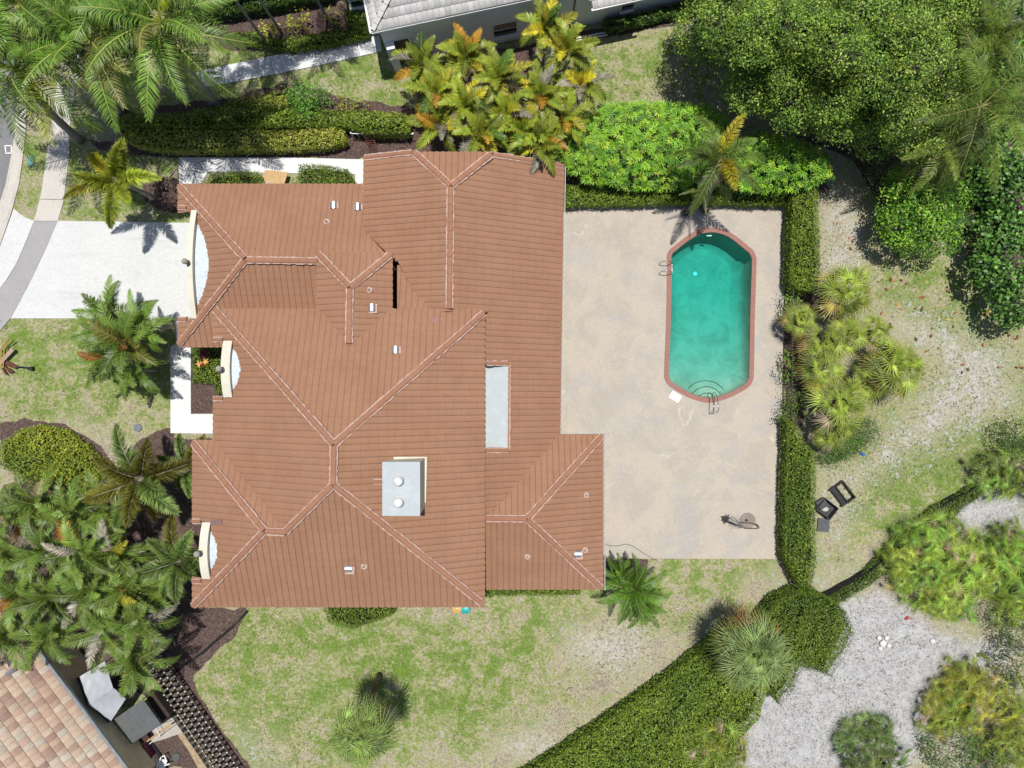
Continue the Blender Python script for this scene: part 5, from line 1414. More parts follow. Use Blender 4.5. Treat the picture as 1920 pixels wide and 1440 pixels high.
def hedge(name, label, cat, poly, h, seed, pal, w, leaf=.10, dens=420, group=None, rough=.10, tilt=.7, top_px=True, side=1.0, asp=.5, dome=0., zb=0.):
    """clipped or loose mass of leaves over a footprint, with stems inside; photo outline of its top"""
    r = np.random.default_rng(seed)
    pw = resample_xy([tuple(P(x, y, h)[:2]) for x, y in poly], .35)
    qa_ = np.array(pw); wa_ = .10 * fieldnoise(qa_[:,0]*40, qa_[:,1]*40, .07, seed + 21); wb_ = .10 * fieldnoise(qa_[:,0]*40, qa_[:,1]*40, .07, seed + 22)
    pw = [(float(a), float(b_)) for a, b_ in zip(qa_[:,0] + wa_, qa_[:,1] + wb_)]
    cxy = np.mean(pw, 0); t = empty(name, (float(cxy[0]), float(cxy[1]), zb), label, cat, group)
    X, Y = pts_in_poly(r, pw, dens)
    ed = seg_dist(X, Y, pw)
    leaf = leaf * 1.2; fn_ = fieldnoise(X*40, Y*40, .18, seed + 3); zt = h + rough * 1.6 * fieldnoise(X*40, Y*40, .05, seed) + .10 * fn_
    kp_ = (fn_ > -.42) | (r.random(len(X)) < .35); X, Y, zt, ed = X[kp_], Y[kp_], zt[kp_], ed[kp_]
    zt = zt - np.clip(.22 - ed, 0, .22) * .9 - dome * h * np.clip(1 - ed / max(ed.max(), .1), 0, 1) ** 2
    dep = r.exponential(.11, len(X)); Z = np.maximum(zt - dep, zb + .03)
    X = X + r.normal(0, .03, len(X)); Y = Y + r.normal(0, .03, len(X))
    cols = mixcols(r, len(X), pal, w)
    pt = fieldnoise(X*33, Y*33, .03, seed + 9)[:, None]; cols = cols * (1 + .45 * pt * np.array([[1.2, .8, .5]])); cols = np.clip(cols, .004, .8)
    ga = GA(); ga.add(*leafcards(r, X, Y, Z, leaf, cols, tilt, asp))
    # sides
    per = sum(math.dist(pw[i], pw[(i+1) % len(pw)]) for i in range(len(pw)))
    ns = int(per * (h - zb) * dens * .55 * side)
    if ns:
        seg = np.array([math.dist(pw[i], pw[(i+1) % len(pw)]) for i in range(len(pw))]); k = r.choice(len(pw), ns, p=seg/seg.sum()); u = r.random(ns)
        A = np.array(pw); B = np.roll(A, -1, 0); Q = A[k] * (1-u)[:, None] + B[k] * u[:, None]
        d = B[k] - A[k]; nr_ = nrm(np.stack([d[:,1], -d[:,0]], 1)); ar = sum(pw[i][0]*pw[(i+1)%len(pw)][1] - pw[(i+1)%len(pw)][0]*pw[i][1] for i in range(len(pw))); nr_ *= 1 if ar > 0 else -1
        zz = zb + .05 + (h - zb - .1) * r.random(ns) ** .8; off = r.normal(0, .05, ns) - .04
        cs = mixcols(r, ns, pal, w)
        ga.add(*leafcards(r, Q[:,0] + nr_[:,0]*off, Q[:,1] + nr_[:,1]*off, zz, leaf, cs, .6, asp, np.concatenate([nr_ * 1.6, np.zeros((ns,1))], 1)))
    ga.build('foliage', M_LEAF, t)
    mb = MB(); nst = max(4, min(60, int(abs(len(X)) / 260))); ii = r.choice(len(X), nst)
    for i in ii:
        x, y = float(X[i]), float(Y[i]); hh = max(.1, float(h - .2 - rough))
        mb.tube([(x, y, zb - .05), (x + r.normal(0,.05), y + r.normal(0,.05), zb + (hh-zb)*.5), (x + r.normal(0,.1), y + r.normal(0,.1), hh)], [.018, .014, .006], 5, caps=False)
    # near-black solid core: the inner shade of the hedge put in as colour
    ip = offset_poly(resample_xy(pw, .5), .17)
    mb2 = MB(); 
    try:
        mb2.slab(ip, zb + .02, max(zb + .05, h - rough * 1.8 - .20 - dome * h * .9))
        mb2.build('twigs', M_CORESHADE, t)
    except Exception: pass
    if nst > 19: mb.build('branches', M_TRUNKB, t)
    return t
def resample_xy(pw, step):
    out = []; n = len(pw)
    for i in range(n):
        a, b = pw[i], pw[(i+1) % n]; k = max(1, int(math.dist(a, b) / step))
        for j in range(k): out.append((a[0] + (b[0]-a[0])*j/k, a[1] + (b[1]-a[1])*j/k))
    return out

def blob_tree(name, label, cat, blobs, seed, pal, w, leaf=.14, dens=150, base=None, group=None, asp=.5, clus=5, spread=.16, tr=.25, limb=True, tilt=.9, lump=.10, gapt=-.45):
    """tree or shrub: overlapping lumpy masses given as (px, py, top height, radius m); clustered leaves, trunk and limbs"""
    r = np.random.default_rng(seed)
    b0 = P(*(base or blobs[0][:2]), 0) if base else P(blobs[0][0], blobs[0][1], blobs[0][2]*.8).xy.to_3d()
    t = empty(name, (b0.x, b0.y, 0), label, cat, group); ga = GA(); cents = []
    for (x, y, h, rad) in blobs:
        zc = h - rad * .75; c = P(x, y, max(zc, .2) + rad*.4); c.z = max(zc, rad * .3); cents.append((c, rad))
        n = int(4 * math.pi * rad * rad * dens / clus * .62)
        d = nrm(r.normal(0, 1, (n, 3))); d = d[(d[:,2] > -.35)]; n = len(d)
        rr_ = rad * (1 + .17 * fieldnoise(d[:,0]*90 + x, d[:,1]*90 + y, .03, seed) ) * (1 - r.exponential(.10, n))
        rr_ = rr_ * (1 + lump * fieldnoise(d[:,0]*rad*90 + y, (d[:,1] + d[:,2]*.6)*rad*90 + x, .05, seed + 2))
        q = np.stack([c.x + d[:,0]*rr_, c.y + d[:,1]*rr_, c.z + d[:,2]*rr_*.75], 1)
        # drop some clusters so that the dark inside shows
        gap = fieldnoise(q[:,0]*100, q[:,1]*100, .035, seed + 4) > gapt; q = q[gap]; d = d[gap]; n = len(q)
        Q = np.repeat(q, clus, 0) + r.normal(0, spread, (n*clus, 3)); D = np.repeat(d, clus, 0)
        tone = np.repeat(1 + r.normal(0, .22, n), clus)[:, None]
        cols = np.clip(np.repeat(mixcols(r, n, pal, w), clus, 0) * tone * (1 + r.normal(0, .14, (len(Q), 1))), .004, .8)
        Q[:,2] = np.maximum(Q[:,2], .06)
        ga.add(*leafcards(r, Q[:,0], Q[:,1], Q[:,2], leaf, cols, tilt, asp, D * .9))
    ga.build('crown', M_LEAF, t)
    mb = MB(); 
    if limb:
        lead = cents[0][0]
        mb.tube([(b0.x, b0.y, -.1), (b0.x*.8+lead.x*.2, b0.y*.8+lead.y*.2, lead.z*.5)], [tr, tr*.8], 9)
        st = Vector((b0.x*.8+lead.x*.2, b0.y*.8+lead.y*.2, lead.z*.45))
        for c, rad in cents:
            md = st.lerp(c, .55) + Vector((r.normal(0,.2), r.normal(0,.2), .2))
            mb.tube([st, md, c, c + Vector((r.normal(0,.3)*rad, r.normal(0,.3)*rad, rad*.45))], [tr*.55, tr*.38, tr*.22, .02], 7)
            for k in range(5):
                d = Vector((r.normal(), r.normal(), abs(r.normal())*.6)).normalized() * rad * .85
                mb.tube([c, c + d*.5 + Vector((0,0,.1)), c + d], [tr*.18, tr*.1, .012], 5, caps=False)
    else: mb.tube([(b0.x, b0.y, -.1), (b0.x, b0.y, cents[0][0].z)], [tr, tr*.6], 8)
    mb.build('trunk', M_BARK, t, smooth=True)
    return t

def star_bush(name, label, cat, poly, h, seed, group=None, dens=13, size=.42):
    """umbrella-leaved shrubs: rosettes of long leaflets"""
    r = np.random.default_rng(seed); pw = [tuple(P(x, y, h)[:2]) for x, y in poly]
    cxy = np.mean(pw, 0); t = empty(name, (float(cxy[0]), float(cxy[1]), 0), label, cat, group)
    X, Y = pts_in_poly(r, pw, dens); n0 = len(X); ed = seg_dist(X, Y, pw)
    mound = fieldnoise(X*38, Y*38, .02, seed)
    Z = h + .35 * mound - np.clip(.8 - ed, 0, .8) * 1.1 - r.exponential(.12, n0)
    ga = GA(); k = 9
    cb = mixcols(r, n0, [(.27,.48,.03),(.20,.41,.03),(.12,.30,.025),(.40,.55,.05),(.08,.19,.02)], [6,6,4,1.5,2])
    tl = np.stack([r.normal(0,.32,n0), r.normal(0,.32,n0), np.ones(n0)], 1); 
    q_ = np.clip(.5 - ed, 0, .5)
    tl = nrm(tl)
    a0 = r.uniform(0, 6.28, n0); sz = size * r.uniform(.6, 1.15, n0)
    ref = nrm(np.cross(tl, np.array([[0.3, .9, .1]]))); bi = np.cross(tl, ref)
    for j in range(k):
        an = a0 + j * 2*math.pi/k * .97 + r.normal(0, .06, n0); d = ref*np.cos(an)[:,None] + bi*np.sin(an)[:,None]; s_ = -ref*np.sin(an)[:,None] + bi*np.cos(an)[:,None]
        L = (sz * r.uniform(.85, 1.1, n0) * .62)[:, None]; c = np.stack([X, Y, Z], 1)
        p0 = c + d*L*.10; p1 = c + d*L*.55 + s_*L*.135 - tl*L*.02; p2 = c + d*L*1.05 - tl*L*.38; p3 = c + d*L*.55 - s_*L*.135 - tl*L*.02
        kk = np.arange(n0); T = np.concatenate([np.stack([kk, kk+n0, kk+2*n0],1), np.stack([kk, kk+2*n0, kk+3*n0],1)])
        cc = np.clip(cb * (1 + r.normal(0,.09,(n0,1))), .004, .8); ga.add(np.concatenate([p0,p1,p2,p3]), T, np.concatenate([cc*.8,cc,cc*1.1,cc]))
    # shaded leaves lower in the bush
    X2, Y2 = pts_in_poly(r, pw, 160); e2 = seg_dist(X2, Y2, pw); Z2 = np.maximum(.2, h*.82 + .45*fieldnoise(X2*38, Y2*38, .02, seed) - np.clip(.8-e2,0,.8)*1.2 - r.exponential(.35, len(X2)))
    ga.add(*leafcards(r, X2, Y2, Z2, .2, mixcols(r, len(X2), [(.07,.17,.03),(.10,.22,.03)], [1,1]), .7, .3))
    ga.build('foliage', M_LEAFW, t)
    mb = MB()
    for i in r.choice(n0, min(n0, 50)):
        x, y, z = float(X[i]), float(Y[i]), max(.3, float(Z[i]) - .1)
        mb.tube([(x*.96+cxy[0]*.04, y*.96+cxy[1]*.04, -.05), (x, y, z*.6), (x, y, z)], [.03, .022, .008], 5, caps=False)
    mb.build('branches', M_TRUNKB, t)
    return t

def palmetto(name, label, poly, h, seed, ns=22, group='saw palmettos on the sandy lot', cb=(.26,.40,.05), lr=.52, nl=6, dead=.05, cat='palmetto'):
    """sprawling clump of fan-leaved shoots"""
    r = np.random.default_rng(seed); pw = [tuple(P(x, y, h)[:2]) for x, y in poly]; cxy = np.mean(pw, 0)
    t = empty(name, (float(cxy[0]), float(cxy[1]), 0), label, cat, group)
    X, Y = pts_in_poly(r, pw, 14); sel = []
    area = abs(sum(pw[i][0]*pw[(i+1)%len(pw)][1] - pw[(i+1)%len(pw)][0]*pw[i][1] for i in range(len(pw)))) / 2
    dmin = math.sqrt(area / ns) * .86
    for i in range(len(X)):
        if all((X[i]-X[j])**2 + (Y[i]-Y[j])**2 > dmin**2 for j in sel): sel.append(i)
    ga = GA(); mb = MB()
    for i in sel:
        z = h * r.uniform(.35, .8)
        tint = np.array(cb) * .68 * np.clip(1 + r.normal(0, .28), .4, 1.7) * np.array([1 + r.normal(0,.12), 1, 1 + r.normal(0,.1)])
        ed = float(seg_dist(np.array([X[i]]), np.array([Y[i]]), pw)[0]); z *= min(1, .55 + ed*.5)
        for k in range(nl):
            u = (k + .5) / nl; dd = r.random() < dead
            c_ = ((.33,.27,.16),(.27,.19,.13),(.36,.30,.10))[r.integers(3)] if dd else tuple(tint)
            V, T, C = fan(r, lr * 1.25 * r.uniform(.8, 1.2), lr * r.uniform(.6, 1.5), 1.15 - 1.1*u + r.normal(0,.12), r.uniform(.3,.7) + .5 * (1-u), 15, 2.3 * r.uniform(.8,1.1), c_, None if dd else tuple(tint * np.array([1.5,1.35,1.1])), .10, .19)
            ga.add(place(V, k*2.4 + r.uniform(0, .6) + X[i]*7, (X[i], Y[i], z), r.normal(0,.5)), T, C)
        mb.tube([(X[i]-.1, Y[i]+.05, -.05), (X[i], Y[i], z*.5), (X[i], Y[i], z)], [.06, .055, .04], 7)
    # litter of leaves below
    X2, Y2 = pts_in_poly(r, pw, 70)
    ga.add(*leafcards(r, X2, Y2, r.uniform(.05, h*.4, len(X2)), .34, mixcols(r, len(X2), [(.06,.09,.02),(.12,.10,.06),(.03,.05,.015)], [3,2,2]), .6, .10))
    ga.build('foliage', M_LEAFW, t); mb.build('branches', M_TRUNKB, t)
    return t

GD = (.085,.165,.028); GY_ = (.24,.27,.035)
# ---- royal palms at the road (top left)
M_SHAFT = simple('green_crownshaft', (.20,.30,.10), .5, var=.1)
for i, (lab, c, b, h, rc_, nf, cbb) in enumerate((
    ('tall royal palm at the far left edge with a bright yellow new frond', (28,128), (150,262), 7.0, 3.6, 17, (.15,.33,.03)),
    ('tall royal palm whose pale bare trunk leans out beside the dark hedge end', (172,70), (232,206), 7.4, 3.5, 18, (.17,.34,.03)),
    ('tall royal palm with a thick grey trunk standing nearest the white footpath', (300,44), (408,203), 8.2, 3.7, 18, (.14,.29,.03)),
    ('tall royal palm crown cut by the upper left corner of the photo', (42,10), (170,110), 7.6, 3.4, 15, (.13,.27,.03)),
    ('tall royal palm crown cut by the top edge above the street trees', (212,-8), (300,90), 7.6, 3.3, 15, (.14,.30,.03)))):
    feather_palm('royal_palm', lab, 'palm tree', 'royal palms along the road', c, h, rc_ * .98, nf + 8, 20+i, b, cbb, (.24,.34,.07), ll=.24, lw=.055, n=62, droop=.95, tr=(.27,.15), e=(1.3,-.35), bend=(.8,1.6), odd=((.40,.46,.04),(.26,.26,.07)), oddp=.12, fold=.15, rc=(.33,.36,.09), sheath=M_SHAFT)
# slender palms out of frame at the top whose stems lean in
for lab, b in (('slender grey palm stem left of the yellow shrubs in the top bed', (528,62)), ('slender grey palm stem right of the yellow shrubs in the top bed', (614,37)), ('slender palm with pale curved stem at the left end of the top bed', (500,82)), ('slender palm stem hidden behind the bay window planting', (655,14))):
    kk_ = 1 / (1 - 7.6/H); tp = (960 + (b[0]-960)*kk_, 720 + (b[1]-720)*kk_)
    feather_palm('slender_palm', lab, 'palm tree', 'slender palms in the bed along the top edge', tp, 7.6, 1.9, 14, 40+b[0], b, (.10,.18,.03), None, ll=.24, lw=.05, n=34, droop=.7, tr=(.085,.06), tmat=M_TRUNKG)
# ---- palm between drive and hedge
feather_palm('foxtail_palm', 'small foxtail palm with yellow-green bushy fronds on the lawn above the driveway', 'palm tree', None, (221,341), 3.7, 2.05, 8, 61, (296,372), (.31,.40,.03), (.42,.48,.05), ll=.26, lw=.05, plume=1, n=80, droop=.3, tr=(.12,.08), e=(1.0,.35), bend=(.7,1.3), az0=.5, odd=((.38,.35,.02),), oddp=.25)
blob_tree('purple_shrub', 'low dark purple shrub in mulch beside the foxtail palm', 'shrub', [(300,358,.7,.75),(312,378,.6,.6)], 66, [(.10,.05,.05),(.16,.10,.09),(.08,.06,.05)], [2,2,1], leaf=.12, dens=110, limb=False, tr=.04)
# ---- clump on the front lawn (several stems)
for i, (x, y, h, rc_, lab) in enumerate(((236,640,3.3,2.1,'middle'),(205,672,2.7,1.6,'left'),(212,588,2.6,1.7,'upper left'),(268,610,2.8,1.6,'right hand'),(250,694,2.5,1.6,'lowest'),(190,622,2.3,1.4,'small far left'))):
    feather_palm('clumping_palm', f'dark green {lab} stem of the palm clump on the lawn below the driveway', 'palm tree', 'palm clump on the front lawn', (x, y), h, rc_, 13, 80+i, None, (.11,.215,.025), (.19,.28,.05), ll=.26, lw=.06, n=46, droop=.55, tr=(.08,.06), fold=.5, e=(1.35,.1), bend=(1.0,1.7), odd=((.30,.13,.03),(.24,.24,.04)), oddp=.07)
# ---- foxtail palms left of the house
for i, (x, y, h, rc_, nf, lab) in enumerate(((266,898,4.6,2.35,11,'foxtail palm with open bottle-brush fronds below the oval hedge'),(352,872,3.4,1.5,8,'foxtail palm half hidden by the house eave above the lower arched parapet'),(338,1052,4.2,2.0,9,'foxtail palm touching the left eave just beside the lowest arched parapet'))):
    feather_palm('foxtail_palm', lab, 'palm tree', 'foxtail palms left of the house', (x, y), h, rc_, nf, 100+i, None, (.15,.26,.05), (.25,.34,.09), ll=.27, lw=.045, plume=1, n=95, droop=.25, tr=(.13,.08), e=(1.0,.1), bend=(.6,1.3), rc=(.35,.33,.25), odd=((.20,.19,.03),), oddp=.25)
# ---- big clump lower left
cl = [(20,960,3.2,'at the left edge under the oval hedge'),(75,945,3.4,'at the upper left of the big clump'),(130,965,3.6,'below the tip of the oval hedge'),(190,950,3.2,'at the upper right of the big clump'),
      (25,1040,3.6,'at the left edge in the middle of the big clump'),(90,1030,4.1,'near the middle left of the big clump'),(155,1035,4.3,'at the heart of the big clump'),(215,1040,3.8,'beside the shaded hollow of the big clump'),
      (40,1120,3.9,'at the left edge above the tan roof'),(105,1115,4.3,'just above the middle of the tan roof edge'),(170,1110,4.3,'in the lower middle of the big clump'),(235,1105,4.0,'on the right side of the big clump'),
      (20,1190,3.8,'overhanging the tan roof at the left edge'),(95,1190,4.0,'overhanging the tan roof near the grey tarpaulin'),(200,1180,4.2,'just above the grey tarpaulin'),(262,1165,3.9,'nearest the bottom left corner of the terracotta roof'),
      (258,1235,3.6,'that hangs over the right end of the tarpaulin'),(280,1110,3.0,'right beside the lowest foxtail palm')]
for i, (x, y, h, lab) in enumerate(cl):
    feather_palm('broadleaf_palm', 'broad-fronded dark green palm ' + lab, 'palm tree', 'dense palm clump left of the house', (x, y), h, 1.85, 15, 130+i, None, (.115,.235,.03), (.24,.30,.06), ll=.25, lw=.055, n=46, droop=.45, tr=(.09,.07), fold=.55, e=(1.4,.0), bend=(1.0,1.9), odd=((.42,.17,.03),(.36,.30,.16),(.46,.44,.04),(.40,.36,.29)), oddp=.10)
# ---- yellow-green clump north of the roof
c2l = [(800,130,'behind the small shrub at the white building door'),(880,112,'nearest the white building wall'),(940,150,'in the middle of the upper row'),(1030,62,'standing tall against the white wall'),(1070,100,'at the upper right of the clump'),(1095,165,'at the right end beside the lawn'),
      (825,180,'on the left side above the hedge'),(880,205,'in the centre left of the clump'),(955,215,'at the very centre of the clump'),(1020,185,'in the centre right of the clump'),(1060,225,'where the clump meets the star-leaved shrubs'),
      (830,245,'at the lower left above the roof hip'),(905,262,'hanging over the top edge of the roof'),(985,255,'above the right half of the roof edge'),(1020,280,'in the gap beside the roof corner')]
for i, (x, y, lab) in enumerate(c2l):
    feather_palm('areca_palm', 'yellow-green areca palm ' + lab, 'palm tree', 'areca palms between the roof and the white building', (x - 6, y - 9 if y > 230 else y - 4), 3.2 + .9*((i*7) % 5)/5, 1.66, 15, 170+i, None, (.23,.34,.03), (.40,.40,.04), ll=.26, lw=.07, n=38, droop=.3, tr=(.07,.05), fold=.55, e=(1.4,.15), bend=(.9,1.7), odd=((.58,.50,.03),(.52,.28,.03),(.50,.47,.04),(.38,.34,.27),(.11,.22,.03)), oddp=.30)
# ---- queen palm beside the deck
feather_palm('queen_palm', 'feathery queen palm leaning over the pool deck with one yellow frond', 'palm tree', None, (1350,300), 4.7, 2.3, 12, 210, (1318,393), (.16,.27,.05), (.25,.35,.07), ll=.22, lw=.03, plume=1, n=70, droop=.7, tr=(.11,.08), e=(1.1,-.2), bend=(.7,1.5), odd=((.42,.36,.02),), oddp=.12)
feather_palm('queen_palm', 'thin young queen palm rising from the dark pot on the deck', 'palm tree', None, (1318,360), 2.6, 1.2, 8, 211, (1284,399), (.14,.20,.05), None, ll=.18, lw=.02, n=34, droop=.7, tr=(.05,.04), e=(1.2,.1), bend=(.8,1.5))
# ---- queen palms at the right
for i, (x, y, h, rc_, lab, cbb) in enumerate(((1838,200,6.6,3.6,'large queen palm with long thin arching fronds in front of the oak',(.20,.31,.05)),(1858,75,6.8,2.4,'queen palm in the upper right corner behind the oak',(.18,.27,.04)),(1768,268,5.0,2.4,'queen palm with pale brushy fronds below the oak',(.25,.33,.06)),(1905,170,6,2.6,'queen palm cut by the right edge of the photo',(.13,.22,.03)))):
    feather_palm('queen_palm', lab, 'palm tree', 'queen palms in the wooded right corner', (x, y), h, rc_, 13, 220+i, None, cbb, None, ll=.20, lw=.026, plume=1 if i != 3 else 0, n=70, droop=.9, tr=(.15,.11), e=(1.1,-.2), bend=(.7,1.5))
# ---- potted/pygmy palm by the house corner
for i, (x, y, h, rc_, lab) in enumerate(((1187,1105,2.7,1.75,'largest'),(1165,1085,2.2,1.2,'upper left'),(1205,1130,2.2,1.3,'lower right'))):
    feather_palm('date_palm', f'{lab} dark green head of the pygmy date palm by the lower right roof corner', 'palm tree', 'pygmy date palm heads by the house', (x, y), h, rc_, 16, 240+i, (1182,1100), (.09,.20,.02), (.15,.29,.03), ll=.24, lw=.04, n=56, droop=.35, tr=(.09,.08), e=(1.3,-.1), bend=(.9,1.5), fold=.6)
# ---- fan palms
fan_palm('cabbage_palm', 'round cabbage palm with a long trunk and dark shadow on the bottom lawn', 'palm tree', None, (675,1376), 5.6, 2.0, 52, 300, (712,1265), (.22,.33,.07), (.38,.48,.12), tr=(.17,.16), e=(1.35,-.6), dead=.10, deadc=((.26,.13,.05),(.28,.23,.18)), droop=.28, n=18, spread=2.0, split=.20, lr=1.05)
fan_palm('cabbage_palm', 'large grey-green cabbage palm with an orange fringe of old leaves beside the round shrub', 'palm tree', None, (1409,1222), 4.4, 2.4, 54, 301, None, (.23,.34,.09), (.36,.47,.16), tr=(.22,.2), e=(1.35,-.45), dead=.26, deadc=((.36,.22,.03),(.34,.27,.04),(.30,.14,.04)), droop=.28, n=18, spread=2.0, split=.20, lr=1.2)
fp = [(1583,545,1.9,2.3,'round fan palm at the top of the row beside the fence'),(1500,600,1.2,1.7,'low yellowing fan palm pressed against the black fence'),(1545,645,1.6,1.9,'fan palm with a dark heart in the left of the row beside the fence'),
      (1585,628,1.5,2.0,'broad-leaved fan palm in the centre of the row beside the fence'),(1640,622,1.2,1.6,'small fan palm on the right of the row facing the sandy lot'),(1540,690,1.7,1.9,'fan palm with pale dead leaves in the lower left of the row beside the fence'),
      (1675,690,2.0,2.1,'fan palm furthest into the sandy lot with fine spiky leaves'),(1570,755,2.0,2.4,'big fan palm at the bottom of the row beside the fence'),(1560,812,1.2,1.7,'yellow-green fan palm at the foot of the row above the straight hedge'),(1620,720,1.4,1.5,'fan palm wedged between the two lowest large fan palms')]
for i, (x, y, rad, h, lab) in enumerate(fp):
    fan_palm('fan_palm', lab, 'palm tree', 'fan palms beside the pool fence', (x, y), h, rad, 18 if rad < 1.8 else 24, 320+i, None, (.29,.38,.05), (.46,.50,.10), tr=(.16,.13), e=(1.35,.0), dead=.18, deadc=((.42,.32,.08),(.42,.34,.22),(.38,.35,.06)), droop=.22, n=18, split=.30, spread=2.1, lr=None)
# ---- palmettos
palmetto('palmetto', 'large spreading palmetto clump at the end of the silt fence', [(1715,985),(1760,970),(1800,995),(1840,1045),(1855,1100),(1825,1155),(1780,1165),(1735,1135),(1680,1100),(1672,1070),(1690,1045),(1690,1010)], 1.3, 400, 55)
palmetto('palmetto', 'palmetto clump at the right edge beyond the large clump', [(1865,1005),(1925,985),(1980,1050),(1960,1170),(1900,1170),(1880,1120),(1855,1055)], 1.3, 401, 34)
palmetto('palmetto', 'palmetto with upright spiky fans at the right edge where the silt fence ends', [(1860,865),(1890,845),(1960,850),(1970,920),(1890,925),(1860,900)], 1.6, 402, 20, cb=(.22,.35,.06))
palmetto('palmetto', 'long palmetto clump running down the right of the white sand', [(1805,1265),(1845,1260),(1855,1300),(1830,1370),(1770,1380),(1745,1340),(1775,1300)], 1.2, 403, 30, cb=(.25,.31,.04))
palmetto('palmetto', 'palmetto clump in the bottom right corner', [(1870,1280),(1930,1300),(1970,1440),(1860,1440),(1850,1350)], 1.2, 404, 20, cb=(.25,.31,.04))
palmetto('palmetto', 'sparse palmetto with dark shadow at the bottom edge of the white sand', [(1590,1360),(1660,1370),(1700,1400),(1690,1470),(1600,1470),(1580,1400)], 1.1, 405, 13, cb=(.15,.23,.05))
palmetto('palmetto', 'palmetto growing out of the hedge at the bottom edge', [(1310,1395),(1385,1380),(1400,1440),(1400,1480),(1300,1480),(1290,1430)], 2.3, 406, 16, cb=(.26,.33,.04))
palmetto('palmetto', 'shaded dark fan palm under the broadleaf tree at the right edge', [(1835,375),(1900,360),(1930,420),(1890,450),(1820,430)], 1.8, 407, 9, cb=(.09,.15,.04), lr=.6)
# ---- trees
OAK = [(.14,.25,.03),(.22,.34,.04),(.08,.16,.022),(.34,.42,.07),(.04,.08,.014)]
ro_ = np.random.default_rng(50)
oakp = [(1300,0),(1290,60),(1330,95),(1350,150),(1385,195),(1430,200),(1470,210),(1520,218),(1560,245),(1620,285),(1680,262),(1740,268),(1800,235),(1850,170),(1868,90),(1890,0),(1880,-60),(1600,-90),(1310,-60)]
Xo = ro_.uniform(1290, 1890, 900); Yo = ro_.uniform(-80, 295, 900); ko = in_poly(Xo, Yo, oakp); edo = seg_dist(Xo, Yo, oakp); bl_ = []
for lay_ in range(2):
    cur_ = []
    for x_, y_, e_, k_ in zip(Xo, Yo, edo, ko):
        if not k_: continue
        rad_ = float(ro_.uniform(.7, 1.5) if lay_ else ro_.uniform(1.0, 1.6))
        if any(math.hypot(x_-q_[0], y_-q_[1]) < 29*(rad_ + q_[3])*(.66 if lay_ else .62) for q_ in cur_): continue
        if e_ < 27*rad_*.5: continue
        cur_.append((float(x_), float(y_), float((5.6 if lay_ else 4.0) + 3.2*min(1, e_/130) + ro_.normal(0, .7 if lay_ else .3)), rad_))
    bl_ += cur_
    Xo, Yo, edo, ko = Xo[::-1], Yo[::-1], edo[::-1], ko[::-1]
bl_.sort(key=lambda q_: (q_[0]-1560)**2 + (q_[1]-90)**2)
blob_tree('oak_tree', 'big fine-leaved oak tree filling the upper right corner', 'tree', bl_, 500, OAK, [4,4,3,2,2], leaf=.125, dens=330, base=(1480,180), clus=14, spread=.16, tr=.42, lump=.18, gapt=-.3)
LAU = [(.12,.26,.022),(.20,.38,.03),(.07,.18,.02),(.30,.45,.05)]
blob_tree('broadleaf_tree', 'bright green broad-leaved small tree casting a black shadow on the sand', 'tree', [(1733,398,3.6,1.9),(1700,370,3.2,1.2),(1775,372,3.4,1.3),(1765,440,2.9,1.2),(1690,420,2.8,1.0),(1720,345,3.2,1.1)], 510, LAU, [4,4,3,1], leaf=.16, dens=240, base=(1690,420), clus=14, spread=.15, tr=.12, lump=.14, gapt=-.3)
for i, (bl, lab) in enumerate((([(1905,60,4.4,2.2),(1925,150,4,1.8)], 'shaded dark bush in the upper right corner below the queen palm'), ([(1900,290,3.6,1.9),(1870,330,3.0,1.4),(1925,360,3.2,1.6)], 'dark round-leaved bush at the right edge beside the queen palm'), ([(1900,490,3.2,1.7),(1925,560,3.0,1.4),(1880,430,2.8,1.2)], 'dark bush shading the grass at the right edge'))):
    blob_tree('shade_bush', lab, 'bush', bl, 520+i, [(.07,.16,.025),(.11,.25,.035),(.17,.34,.06),(.04,.09,.018)], [4,3,1,3], leaf=.2, dens=120, clus=5, spread=.16, tr=.1, asp=.8)
blob_tree('low_bush', 'small pale shrub in dappled shade under the oak', 'bush', [(1660,320,1.6,.9),(1690,305,1.5,.8),(1640,352,1.1,.7)], 530, [(.10,.15,.04),(.16,.25,.05),(.20,.18,.08)], [3,2,1], leaf=.14, dens=110, limb=False, tr=.05)
blob_tree('dark_shrub', 'fine-leaved dark shrub at the lower right of the fan palm row', 'shrub', [(1592,832,1.3,.85),(1625,808,1.3,.8),(1560,850,1.0,.7)], 531, [(.07,.14,.025),(.11,.20,.03)], [1,1], leaf=.10, dens=420, limb=False, tr=.05)
blob_tree('dark_shrub', 'dark green shrub at the right edge above the spiky palmetto', 'shrub', [(1905,815,1.6,.9),(1925,850,1.5,.9)], 532, [(.06,.11,.02),(.09,.15,.03)], [1,1], leaf=.12, dens=160, limb=False, tr=.05)
blob_tree('dark_shrub', 'thin dark shrub in the bottom right between palmetto clumps', 'shrub', [(1790,1410,1.6,1.5),(1860,1430,1.5,1.2)], 533, [(.07,.13,.03),(.10,.18,.04)], [1,1], leaf=.13, dens=120, limb=False, tr=.05)
blob_tree('dark_shrub', 'twiggy dark shrub on the white sand below the large palmetto', 'shrub', [(1868,1160,1.1,.8),(1850,1150,1.0,.6)], 534, [(.07,.12,.03),(.10,.15,.05)], [1,1], leaf=.10, dens=100, limb=False, tr=.04)
blob_tree('dark_shrub', 'shadowed shrub thicket at the right edge of the white sand', 'shrub', [(1915,1245,1.8,1.2),(1905,1195,1.6,.8)], 535, [(.06,.10,.02),(.10,.13,.03)], [1,1], leaf=.12, dens=160, limb=False, tr=.05)
